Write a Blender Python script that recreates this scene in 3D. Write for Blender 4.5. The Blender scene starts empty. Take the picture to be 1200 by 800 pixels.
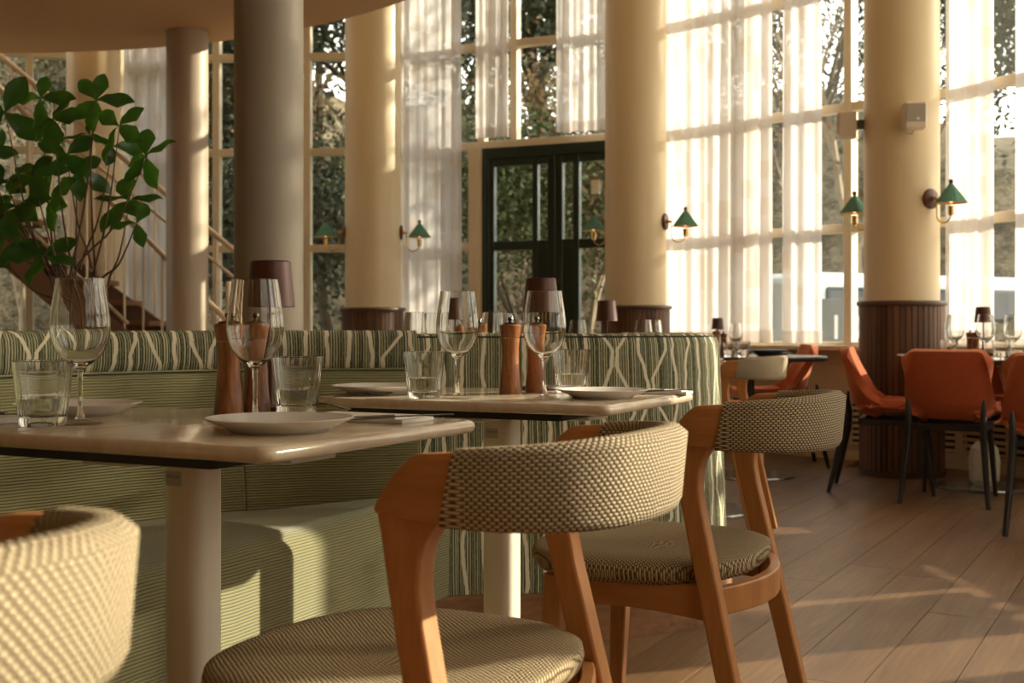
import bpy, bmesh, math, random
from mathutils import Vector, Matrix
from math import sin, cos, pi, radians as R, sqrt, atan2, floor

S = bpy.context.scene
COL = S.collection
random.seed(7)

# ------------------------------------------------------------------ camera, sky, sun, exposure
FPX, HX, HY, CAMH = 1450.0, 600.0, 384.2, 0.905
cam_d = bpy.data.cameras.new('camera')
cam_d.sensor_width = 36.0
cam_d.lens = FPX / 1200.0 * 36.0
cam_d.shift_y = -(400.0 - HY) / 1200.0
cam_d.clip_start = 0.05
cam_d.clip_end = 300
cam_d.dof.use_dof = True
cam_d.dof.focus_distance = 2.5
cam_d.dof.aperture_fstop = 7.1
cam = bpy.data.objects.new('camera', cam_d)
cam.location = (0, 0, CAMH)
cam.rotation_euler = (R(90), 0, 0)
COL.objects.link(cam)
S.camera = cam

SUN_AZ, SUN_EL = 20.0, 19.0          # direction towards the sun: angle from +x towards +y, elevation
sun_d = bpy.data.lights.new('sun', 'SUN')
sun_d.energy = 11.0
sun_d.angle = R(0.6)
sun_d.color = (1.0, 0.86, 0.68)
sun = bpy.data.objects.new('sun', sun_d)
sd = Vector((cos(R(SUN_EL)) * cos(R(SUN_AZ)), cos(R(SUN_EL)) * sin(R(SUN_AZ)), sin(R(SUN_EL))))
sun.rotation_euler = sd.to_track_quat('Z', 'Y').to_euler()
sun.location = (8, 3, 6)
COL.objects.link(sun)

world = bpy.data.worlds.new('sky')
S.world = world
world.use_nodes = True
wt = world.node_tree
for n in list(wt.nodes): wt.nodes.remove(n)
wo = wt.nodes.new('ShaderNodeOutputWorld')
wb = wt.nodes.new('ShaderNodeBackground')
wc = wt.nodes.new('ShaderNodeTexCoord')
wsep = wt.nodes.new('ShaderNodeSeparateXYZ')
wr = wt.nodes.new('ShaderNodeValToRGB')
wr.color_ramp.elements[0].position = 0.0
wr.color_ramp.elements[0].color = (1.0, 0.91, 0.80, 1)
wr.color_ramp.elements[1].position = 0.8
wr.color_ramp.elements[1].color = (0.86, 0.86, 0.88, 1)
wt.links.new(wc.outputs['Generated'], wsep.inputs[0])
wt.links.new(wsep.outputs['Z'], wr.inputs[0])
wt.links.new(wr.outputs[0], wb.inputs[0])
wb.inputs[1].default_value = 4.0
wt.links.new(wb.outputs[0], wo.inputs[0])

S.view_settings.view_transform = 'Standard'
S.view_settings.look = 'None'
S.view_settings.gamma = 1
S.view_settings.use_curve_mapping = False
S.view_settings.exposure = 0.08
S.cycles.max_bounces = 14
S.cycles.transparent_max_bounces = 24
S.cycles.transmission_bounces = 12
S.cycles.diffuse_bounces = 6
S.cycles.sample_clamp_indirect = 6

def bp(x, y, z):
    """photo pixel + real height -> point"""
    Y = FPX * (CAMH - z) / (y - HY)
    return Vector(((x - HX) / FPX * Y, Y, z))

def bd(x, y, Y):
    """photo pixel + distance -> point"""
    return Vector(((x - HX) / FPX * Y, Y, CAMH + (HY - y) / FPX * Y))

# ------------------------------------------------------------------ materials
MATS = {}

class NT:
    def __init__(s, name):
        m = bpy.data.materials.new(name)
        m.use_nodes = True
        s.m = m
        s.t = m.node_tree
        s.b = s.t.nodes['Principled BSDF']
        s.o = s.t.nodes['Material Output']
        MATS[name] = m
    def n(s, kind, **kw):
        nd = s.t.nodes.new('ShaderNode' + kind)
        for k, v in kw.items():
            if k.startswith('i_'):
                key = k[2:]
                key = int(key) if key.isdigit() else key
                sock = nd.inputs[key]
                if isinstance(v, bpy.types.NodeSocket): s.t.links.new(v, sock)
                else: sock.default_value = v
            else: setattr(nd, k, v)
        return nd
    def l(s, a, b): s.t.links.new(a, b)
    def math(s, op, a, b=None, c=None, clamp=False):
        nd = s.t.nodes.new('ShaderNodeMath'); nd.operation = op; nd.use_clamp = clamp
        for i, v in enumerate((a, b, c)):
            if v is None: continue
            if isinstance(v, bpy.types.NodeSocket): s.t.links.new(v, nd.inputs[i])
            else: nd.inputs[i].default_value = v
        return nd.outputs[0]
    def ramp(s, fac, stops, interp='LINEAR'):
        nd = s.t.nodes.new('ShaderNodeValToRGB')
        cr = nd.color_ramp; cr.interpolation = interp
        while len(cr.elements) < len(stops): cr.elements.new(0.5)
        for e, (p, c) in zip(cr.elements, stops):
            e.position = p; e.color = tuple(c) + (1,) if len(c) == 3 else c
        s.t.links.new(fac, nd.inputs[0])
        return nd.outputs[0]
    def mix(s, fac, a, b, mode='MIX'):
        nd = s.t.nodes.new('ShaderNodeMix'); nd.data_type = 'RGBA'; nd.blend_type = mode
        for sock, v in ((nd.inputs[0], fac), (nd.inputs[6], a), (nd.inputs[7], b)):
            if isinstance(v, bpy.types.NodeSocket): s.t.links.new(v, sock)
            elif isinstance(v, (int, float)): sock.default_value = v
            else: sock.default_value = tuple(v) + (1,) if len(v) == 3 else v
        return nd.outputs[2]
    def noise(s, vec, scale, detail=3, rough=0.5):
        nd = s.n('TexNoise'); nd.inputs['Scale'].default_value = scale
        nd.inputs['Detail'].default_value = detail; nd.inputs['Roughness'].default_value = rough
        if vec is not None: s.l(vec, nd.inputs['Vector'])
        return nd.outputs[0]
    def obj(s): return s.n('TexCoord').outputs['Object']
    def uv(s): return s.n('TexCoord').outputs['UV']
    def scaled(s, vec, sc, loc=(0, 0, 0)):
        nd = s.n('Mapping'); nd.inputs['Scale'].default_value = sc; nd.inputs['Location'].default_value = loc
        s.l(vec, nd.inputs['Vector']); return nd.outputs[0]
    def bump(s, h, strength=0.3, dist=0.002):
        nd = s.n('Bump'); nd.inputs['Strength'].default_value = strength; nd.inputs['Distance'].default_value = dist
        s.l(h, nd.inputs['Height']); s.l(nd.outputs[0], s.b.inputs['Normal'])
    def base(s, c, rough=0.5, metal=0.0, spec=0.5):
        if isinstance(c, bpy.types.NodeSocket): s.l(c, s.b.inputs['Base Color'])
        else: s.b.inputs['Base Color'].default_value = tuple(c) + (1,)
        s.b.inputs['Roughness'].default_value = rough
        s.b.inputs['Metallic'].default_value = metal
        s.b.inputs['Specular IOR Level'].default_value = spec

def plain(name, c, rough=0.5, metal=0.0, spec=0.5, var=0.06, sc=6.0, bump=0.0):
    t = NT(name)
    n = t.noise(t.obj(), sc, 3)
    col = t.mix(n, [x * (1 - var) for x in c], [min(1, x * (1 + var)) for x in c])
    t.base(col, rough, metal, spec)
    if bump:
        t.bump(t.noise(t.obj(), sc * 12, 2), bump, 0.001)
    return t.m

def wood(name, dark, light, rough=0.45, along='z', fine=60.0, spec=0.4, objrand=0.0, bump=0.15, knots=False):
    t = NT(name)
    o = t.obj()
    info = t.n('ObjectInfo')
    off = t.n('Combine' + 'XYZ')
    t.l(t.math('MULTIPLY', info.outputs['Random'], 37.0), off.inputs[0])
    t.l(t.math('MULTIPLY', info.outputs['Random'], 11.0), off.inputs[1])
    add = t.n('VectorMath', operation='ADD'); t.l(o, add.inputs[0]); t.l(off.outputs[0], add.inputs[1])
    sc = {'x': (0.08, 1, 1), 'y': (1, 0.08, 1), 'z': (1, 1, 0.08)}[along]
    v = t.scaled(add.outputs[0], sc)
    n1 = t.noise(v, fine * 0.35, 4, 0.6)
    n2 = t.noise(v, fine * 2.2, 3, 0.6)
    g = t.math('ADD', t.math('MULTIPLY', n1, 0.65), t.math('MULTIPLY', n2, 0.35))
    col = t.ramp(g, [(0.33, dark), (0.66, light)])
    if knots:
        v2 = t.scaled(add.outputs[0], {'x': (0.28, 1.4, 1), 'y': (1.4, 0.28, 1), 'z': (1, 1, 1)}[along])
        w = t.n('TexWave', wave_type='BANDS', bands_direction='X' if along == 'y' else 'Y')
        w.inputs['Scale'].default_value = 9; w.inputs['Distortion'].default_value = 14
        w.inputs['Detail'].default_value = 2; w.inputs['Detail Scale'].default_value = 0.6
        t.l(v2, w.inputs['Vector'])
        col = t.mix(t.math('MULTIPLY', w.outputs[1], 0.22), col, [x * 0.6 for x in dark])
        big = t.noise(v2, 2.2, 3, 0.6)
        col = t.mix(t.math('MULTIPLY', t.math('SUBTRACT', big, 0.5, clamp=True), 2.0, clamp=True), col, [x * 0.75 for x in dark])
    if objrand:
        k = t.math('ADD', t.math('MULTIPLY', info.outputs['Random'], objrand), 1 - objrand / 2)
        hs = t.n('HueSaturation'); t.l(k, hs.inputs['Value']); t.l(col, hs.inputs['Color'])
        col = hs.outputs[0]
    t.base(col, rough, 0, spec)
    t.bump(n2, bump, 0.001)
    return t.m

wood('beech', (0.40, 0.150, 0.040), (0.55, 0.245, 0.080), 0.42, 'z')
wood('beech_band', (0.40, 0.150, 0.040), (0.55, 0.245, 0.080), 0.42, 'y')
wood('oak_plank', (0.120, 0.060, 0.024), (0.25, 0.138, 0.064), 0.42, 'x', 34.0, 0.45, 0.16, 0.10, True)
wood('plinth_oak', (0.17, 0.075, 0.03), (0.33, 0.16, 0.07), 0.5, 'x', 40.0)
wood('walnut_slat', (0.080, 0.035, 0.016), (0.16, 0.075, 0.036), 0.5, 'z', 50.0, 0.35, 0.75)
wood('walnut_cap', (0.07, 0.032, 0.016), (0.12, 0.06, 0.032), 0.45, 'x', 30.0)
wood('mill_wood', (0.10, 0.032, 0.010), (0.40, 0.15, 0.05), 0.28, 'z', 260.0)
wood('sconce_wood', (0.10, 0.035, 0.02), (0.17, 0.065, 0.035), 0.4, 'z', 60.0)
plain('plank_joint', (0.06, 0.032, 0.016), 0.9)
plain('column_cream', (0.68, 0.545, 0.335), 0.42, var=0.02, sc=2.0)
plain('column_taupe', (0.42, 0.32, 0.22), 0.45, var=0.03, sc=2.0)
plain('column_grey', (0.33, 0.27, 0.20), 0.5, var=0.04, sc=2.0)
plain('frame_cream', (0.74, 0.64, 0.48), 0.35, var=0.02)
plain('wall_cream', (0.60, 0.47, 0.30), 0.5, var=0.03)
plain('wall_tan', (0.55, 0.40, 0.24), 0.8, var=0.04)
plain('ceiling_white', (0.70, 0.58, 0.42), 0.9, var=0.02)
plain('soffit', (0.74, 0.49, 0.26), 0.75, var=0.02, sc=1.0)
plain('grille_dark', (0.015, 0.012, 0.01), 0.8)
plain('door_green', (0.020, 0.035, 0.028), 0.28, var=0.1)
plain('black_leg', (0.012, 0.010, 0.009), 0.42, var=0.1)
plain('pedestal', (0.72, 0.64, 0.50), 0.35, var=0.02)
plain('steel', (0.16, 0.148, 0.13), 0.20, 1.0, var=0.03)
plain('brass', (0.62, 0.40, 0.15), 0.25, 1.0, var=0.03)
plain('porcelain', (0.78, 0.74, 0.68), 0.15, var=0.01)
plain('porcelain_dark', (0.10, 0.10, 0.105), 0.25, var=0.03)
plain('napkin', (0.80, 0.75, 0.66), 0.85, var=0.02, bump=0.1)
plain('lamp_brown', (0.085, 0.030, 0.020), 0.38, 0.3, var=0.04)
plain('stem_brown', (0.12, 0.065, 0.035), 0.8, var=0.2, sc=30)
plain('rail_bronze', (0.66, 0.50, 0.33), 0.35, 0.3, var=0.03)
plain('stringer', (0.20, 0.11, 0.06), 0.5, var=0.04)
plain('speaker_beige', (0.66, 0.56, 0.42), 0.5, var=0.02)
plain('speaker_grille', (0.36, 0.32, 0.26), 0.7, var=0.1, sc=200)
plain('black_plate', (0.012, 0.011, 0.010), 0.6)
plain('sign_white', (0.75, 0.75, 0.72), 0.5)
plain('sign_grey', (0.13, 0.14, 0.14), 0.5)
plain('van_white', (0.62, 0.64, 0.64), 0.3)
plain('van_glass', (0.02, 0.025, 0.03), 0.1)
plain('ceramic_pot', (0.30, 0.24, 0.17), 0.6, var=0.05)
plain('soil', (0.05, 0.03, 0.02), 0.95)
plain('sticker', (0.45, 0.42, 0.38), 0.5)
plain('ink', (0.05, 0.05, 0.05), 0.6)
plain('outdoor_wall', (0.55, 0.58, 0.46), 0.7)
plain('table_dark', (0.05, 0.038, 0.03), 0.3)
plain('base_glossy', (0.30, 0.29, 0.27), 0.15, 0.6)

def fabric_orange():
    t = NT('orange_fabric')
    o = t.obj()
    n = t.math('ADD', t.math('MULTIPLY', t.noise(o, 330, 2, 0.7), 0.6), t.math('MULTIPLY', t.noise(o, 60, 3, 0.7), 0.4))
    c = t.mix(n, (0.24, 0.040, 0.012), (0.56, 0.135, 0.050))
    t.base(c, 0.9, 0, 0.2)
    t.b.inputs['Sheen Weight'].default_value = 0.5
    t.b.inputs['Sheen Tint'].default_value = (1, 0.5, 0.3, 1)
    t.bump(n, 0.4, 0.002)
fabric_orange()

def weave(name, w, h, thread, gap, b=0.8):
    t = NT(name)
    uv = t.uv()
    nz = t.n('TexNoise'); nz.inputs['Scale'].default_value = 25; t.l(uv, nz.inputs['Vector'])
    vm = t.n('VectorMath', operation='SCALE'); t.l(nz.outputs[1], vm.inputs[0]); vm.inputs['Scale'].default_value = 0.004
    va = t.n('VectorMath', operation='ADD'); t.l(uv, va.inputs[0]); t.l(vm.outputs[0], va.inputs[1])
    sp = t.n('SeparateXYZ'); t.l(va.outputs[0], sp.inputs[0])
    u = t.math('DIVIDE', sp.outputs[0], w); v = t.math('DIVIDE', sp.outputs[1], h)
    row = t.math('FLOOR', v)
    par = t.math('MODULO', t.math('ABSOLUTE', row), 2.0)
    uu = t.math('ADD', u, t.math('MULTIPLY', par, 0.5))
    su = t.math('ABSOLUTE', t.math('SINE', t.math('MULTIPLY', uu, pi)))
    sv = t.math('ABSOLUTE', t.math('SINE', t.math('MULTIPLY', v, pi)))
    hgt = t.math('MULTIPLY', t.math('POWER', su, 0.8), t.math('POWER', sv, 0.6))
    col = t.ramp(hgt, [(0.36, gap), (0.70, thread)])
    n = t.noise(uv, 300, 2)
    col = t.mix(t.math('MULTIPLY', n, 0.35), col, gap)
    t.base(col, 0.85, 0, 0.25)
    t.bump(hgt, b, 0.003)
    return t.m
weave('weave_back', 0.0088, 0.0046, (0.70, 0.58, 0.39), (0.125, 0.068, 0.022))
weave('weave_seat', 0.0078, 0.0044, (0.58, 0.46, 0.28), (0.13, 0.075, 0.028), 0.6)

def corduroy():
    t = NT('corduroy_green')
    sp = t.n('SeparateXYZ'); t.l(t.uv(), sp.inputs[0])
    wob = t.noise(t.scaled(t.uv(), (3, 1, 1)), 2.0, 2)
    v = t.math('ADD', t.math('DIVIDE', sp.outputs[1], 0.0072), t.math('MULTIPLY', wob, 1.2))
    h = t.math('ABSOLUTE', t.math('SINE', t.math('MULTIPLY', v, pi)))
    col = t.ramp(h, [(0.10, (0.058, 0.047, 0.018)), (0.65, (0.29, 0.26, 0.118))])
    n = t.noise(t.scaled(t.uv(), (120, 900, 1)), 1.0, 2)
    col = t.mix(t.math('MULTIPLY', n, 0.25), col, (0.17, 0.17, 0.09))
    t.base(col, 0.9, 0, 0.15)
    t.b.inputs['Sheen Weight'].default_value = 0.3
    t.bump(h, 0.8, 0.0025)
corduroy()

def patterned():
    t = NT('patterned_fabric')
    sp = t.n('SeparateXYZ'); t.l(t.uv(), sp.inputs[0])
    u, v = sp.outputs[0], sp.outputs[1]
    wob = t.noise(t.scaled(t.uv(), (2, 9, 1)), 2.0, 2)
    uw = t.math('ADD', u, t.math('MULTIPLY', t.math('SUBTRACT', wob, 0.5), 0.004))
    # fine vertical stripes
    sv = t.n('CombineXYZ'); t.l(uw, sv.inputs[0]); t.l(t.math('MULTIPLY', v, 0.004), sv.inputs[1])
    s1 = t.noise(sv.outputs[0], 120, 2, 0.6)
    st = t.ramp(s1, [(0.38, (0.085, 0.085, 0.045)), (0.50, (0.27, 0.26, 0.15)), (0.62, (0.52, 0.47, 0.31))])
    stf = t.math('ABSOLUTE', t.math('SINE', t.math('MULTIPLY', uw, pi / 0.0074)))
    st = t.mix(t.math('MULTIPLY', t.math('LESS_THAN', stf, 0.60), 0.9), st, (0.022, 0.026, 0.014))
    brk = t.noise(t.scaled(t.uv(), (300, 60, 1)), 1.0, 2)
    st = t.mix(t.math('MULTIPLY', t.math('GREATER_THAN', brk, 0.58), 0.25), st, (0.40, 0.38, 0.25))
    mask = None
    p = 0.060
    for (sh, seed) in ((0.0, 3.1), (0.5, 8.3)):
        x = t.math('ADD', t.math('DIVIDE', u, p * 2), sh)
        k = t.math('FLOOR', x)
        wn = t.n('TexWhiteNoise', noise_dimensions='1D'); t.l(t.math('ADD', k, seed), wn.inputs['W'])
        wn2 = t.n('TexWhiteNoise', noise_dimensions='1D'); t.l(t.math('ADD', k, seed * 3), wn2.inputs['W'])
        sn = t.noise(t.scaled(t.uv(), (0.0, 3.2, 1)), 1.0, 1)
        tri = t.math('PINGPONG', t.math('ADD', t.math('DIVIDE', v, 0.25), t.math('ADD', t.math('MULTIPLY', wn.outputs[0], 0.45), t.math('MULTIPLY', sn, 0.5))), 0.5)
        tri = t.math('SUBTRACT', t.math('MULTIPLY', tri, 4), 1.0)
        tri = t.math('MAXIMUM', t.math('MINIMUM', tri, 0.6), -0.6)
        amp = t.math('ADD', t.math('MULTIPLY', wn2.outputs[0], 0.42), -0.04)
        if sh: amp = t.math('MULTIPLY', amp, -1.0)
        wv = t.n('CombineXYZ'); t.l(t.math('MULTIPLY', k, 7.3), wv.inputs[0]); t.l(t.math('MULTIPLY', v, 14.0), wv.inputs[1])
        wig = t.math('MULTIPLY', t.math('SUBTRACT', t.noise(wv.outputs[0], 1.0, 1), 0.5), 0.16)
        fx = t.math('ADD', t.math('SUBTRACT', t.math('SUBTRACT', x, k), 0.5), wig)
        d = t.math('ABSOLUTE', t.math('SUBTRACT', fx, t.math('MULTIPLY', tri, amp)))
        d = t.math('MULTIPLY', d, p * 2)
        mk = t.math('LESS_THAN', t.math('ADD', d, t.math('MULTIPLY', t.math('SUBTRACT', brk, 0.5), 0.005)), 0.0056)
        mask = mk if mask is None else t.math('MAXIMUM', mask, mk)
    col = t.mix(mask, st, (0.66, 0.58, 0.43))
    t.base(col, 0.9, 0, 0.15)
    rel = t.math('ADD', t.math('MULTIPLY', stf, 0.5), mask)
    t.bump(rel, 0.5, 0.0015)
patterned()

def stone():
    t = NT('table_stone')
    o = t.obj()
    n = t.noise(t.scaled(o, (1, 3, 1)), 9, 5, 0.6)
    n2 = t.noise(o, 60, 3, 0.6)
    c = t.ramp(n, [(0.3, (0.56, 0.43, 0.29)), (0.7, (0.74, 0.62, 0.47))])
    c = t.mix(t.math('MULTIPLY', n2, 0.4), c, (0.42, 0.31, 0.20))
    t.base(c, 0.13, 0, 0.5)
stone()

def glass(name, rough=0.0, col=(1, 1, 1), ior=1.47):
    t = NT(name)
    g = t.n('BsdfGlass'); g.inputs['Color'].default_value = tuple(col) + (1,)
    g.inputs['Roughness'].default_value = rough; g.inputs['IOR'].default_value = ior
    t.l(g.outputs[0], t.o.inputs['Surface'])
glass('clear_glass', 0, (0.985, 0.985, 0.975))
glass('water', 0, (0.98, 0.98, 0.96), 1.33)

def thin_mat():
    t = NT('thin_glass')
    lw = t.n('LayerWeight'); lw.inputs[0].default_value = 0.25
    tr = t.n('BsdfTransparent'); tr.inputs[0].default_value = (0.97, 0.97, 0.96, 1)
    gl = t.n('BsdfGlossy'); gl.inputs['Roughness'].default_value = 0.03
    mx = t.n('MixShader'); t.l(t.math('ADD', t.math('MULTIPLY', lw.outputs[0], 0.6), 0.03, clamp=True), mx.inputs[0])
    t.l(tr.outputs[0], mx.inputs[1]); t.l(gl.outputs[0], mx.inputs[2])
    t.l(mx.outputs[0], t.o.inputs['Surface'])
thin_mat()

def pane_mat():
    t = NT('window_glass')
    lw = t.n('LayerWeight'); lw.inputs[0].default_value = 0.5
    fr = t.math('ADD', t.math('MULTIPLY', t.math('POWER', lw.outputs[1], 5.0), 0.9), 0.045, clamp=True)
    tr = t.n('BsdfTransparent'); tr.inputs[0].default_value = (0.93, 0.965, 0.945, 1)
    gl = t.n('BsdfGlossy'); gl.inputs['Roughness'].default_value = 0.01
    mx = t.n('MixShader'); t.l(fr, mx.inputs[0])
    t.l(tr.outputs[0], mx.inputs[1]); t.l(gl.outputs[0], mx.inputs[2])
    t.l(mx.outputs[0], t.o.inputs['Surface'])
pane_mat()

def curtain_mat():
    t = NT('sheer_curtain')
    uv = t.uv()
    br = t.n('TexBrick'); t.l(uv, br.inputs['Vector'])
    br.inputs['Scale'].default_value = 1.0
    br.inputs['Brick Width'].default_value = 0.095; br.inputs['Row Height'].default_value = 0.13
    br.inputs['Mortar Size'].default_value = 0.0
    br.inputs['Color1'].default_value = (0, 0, 0, 1); br.inputs['Color2'].default_value = (1, 1, 1, 1)
    br.offset = 0.37
    patch = t.math('GREATER_THAN', br.outputs[0], 0.80)
    thr = t.noise(t.scaled(uv, (600, 4, 1)), 1.0, 2)
    cc = t.mix(t.math('MULTIPLY', patch, 0.42), (0.80, 0.75, 0.72), (0.60, 0.48, 0.38))
    d = t.n('BsdfDiffuse'); t.l(cc, d.inputs[0])
    tl = t.n('BsdfTranslucent'); t.l(cc, tl.inputs[0])
    tr = t.n('BsdfTransparent'); tr.inputs[0].default_value = (1, 0.98, 0.95, 1)
    m1 = t.n('MixShader'); m1.inputs[0].default_value = 0.6; t.l(d.outputs[0], m1.inputs[1]); t.l(tl.outputs[0], m1.inputs[2])
    f = t.math('ADD', t.math('MULTIPLY', patch, -0.07), t.math('ADD', 0.05, t.math('MULTIPLY', thr, 0.13)), clamp=True)
    m2 = t.n('MixShader'); t.l(f, m2.inputs[0]); t.l(m1.outputs[0], m2.inputs[1]); t.l(tr.outputs[0], m2.inputs[2])
    t.l(m2.outputs[0], t.o.inputs['Surface'])
curtain_mat()

def leaf_mat(name, c1, c2):
    t = NT(name)
    info = t.n('ObjectInfo')
    col = t.mix(info.outputs['Random'], c1, c2)
    t.base(col, 0.32, 0, 0.5)
    tl = t.n('BsdfTranslucent'); tl.inputs[0].default_value = (0.16, 0.42, 0.03, 1)
    mx = t.n('MixShader'); mx.inputs[0].default_value = 0.28
    t.l(t.b.outputs[0], mx.inputs[1]); t.l(tl.outputs[0], mx.inputs[2])
    t.l(mx.outputs[0], t.o.inputs['Surface'])
leaf_mat('leaf_green', (0.010, 0.034, 0.012), (0.028, 0.10, 0.018))

def emit(name, c, s):
    t = NT(name)
    t.base(c, 0.5)
    t.b.inputs['Emission Color'].default_value = tuple(c) + (1,)
    t.b.inputs['Emission Strength'].default_value = s
emit('bulb', (1.0, 0.50, 0.18), 2.5)

def shade_green():
    t = NT('sconce_green')
    n = t.noise(t.obj(), 30, 2)
    t.base(t.mix(n, (0.09, 0.25, 0.18), (0.16, 0.38, 0.28)), 0.6, 0, 0.3)
    tl = t.n('BsdfTranslucent'); tl.inputs[0].default_value = (0.25, 0.35, 0.12, 1)
    mx = t.n('MixShader'); mx.inputs[0].default_value = 0.15
    t.l(t.b.outputs[0], mx.inputs[1]); t.l(tl.outputs[0], mx.inputs[2])
    t.l(mx.outputs[0], t.o.inputs['Surface'])
shade_green()
plain('shade_lining', (0.75, 0.45, 0.18), 0.7)

def ground_mat(name, a, b, sc, bump=0.6):
    t = NT(name)
    n = t.noise(t.obj(), sc, 6, 0.7)
    n2 = t.noise(t.obj(), sc * 8, 4, 0.7)
    c = t.ramp(t.math('ADD', t.math('MULTIPLY', n, 0.6), t.math('MULTIPLY', n2, 0.4)), [(0.40, a), (0.60, b)])
    t.base(c, 0.95, 0, 0.1)
    t.bump(n2, bump, 0.1)
ground_mat('ground_earth', (0.030, 0.025, 0.014), (0.16, 0.12, 0.065), 0.8)
ground_mat('hill_brush', (0.020, 0.018, 0.009), (0.22, 0.17, 0.10), 2.6)
ground_mat('terrace_grey', (0.16, 0.15, 0.135), (0.24, 0.225, 0.20), 2.0, 0.1)
plain('bark', (0.10, 0.072, 0.045), 0.9, var=0.35, sc=8)
plain('bark_pale', (0.30, 0.23, 0.15), 0.9, var=0.3, sc=8)
plain('needle', (0.032, 0.044, 0.015), 0.7, var=0.5, sc=3)
plain('shrub_leaf', (0.075, 0.095, 0.025), 0.7, var=0.5, sc=3)
plain('dry_leaf', (0.20, 0.12, 0.05), 0.8, var=0.4, sc=3)

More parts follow.
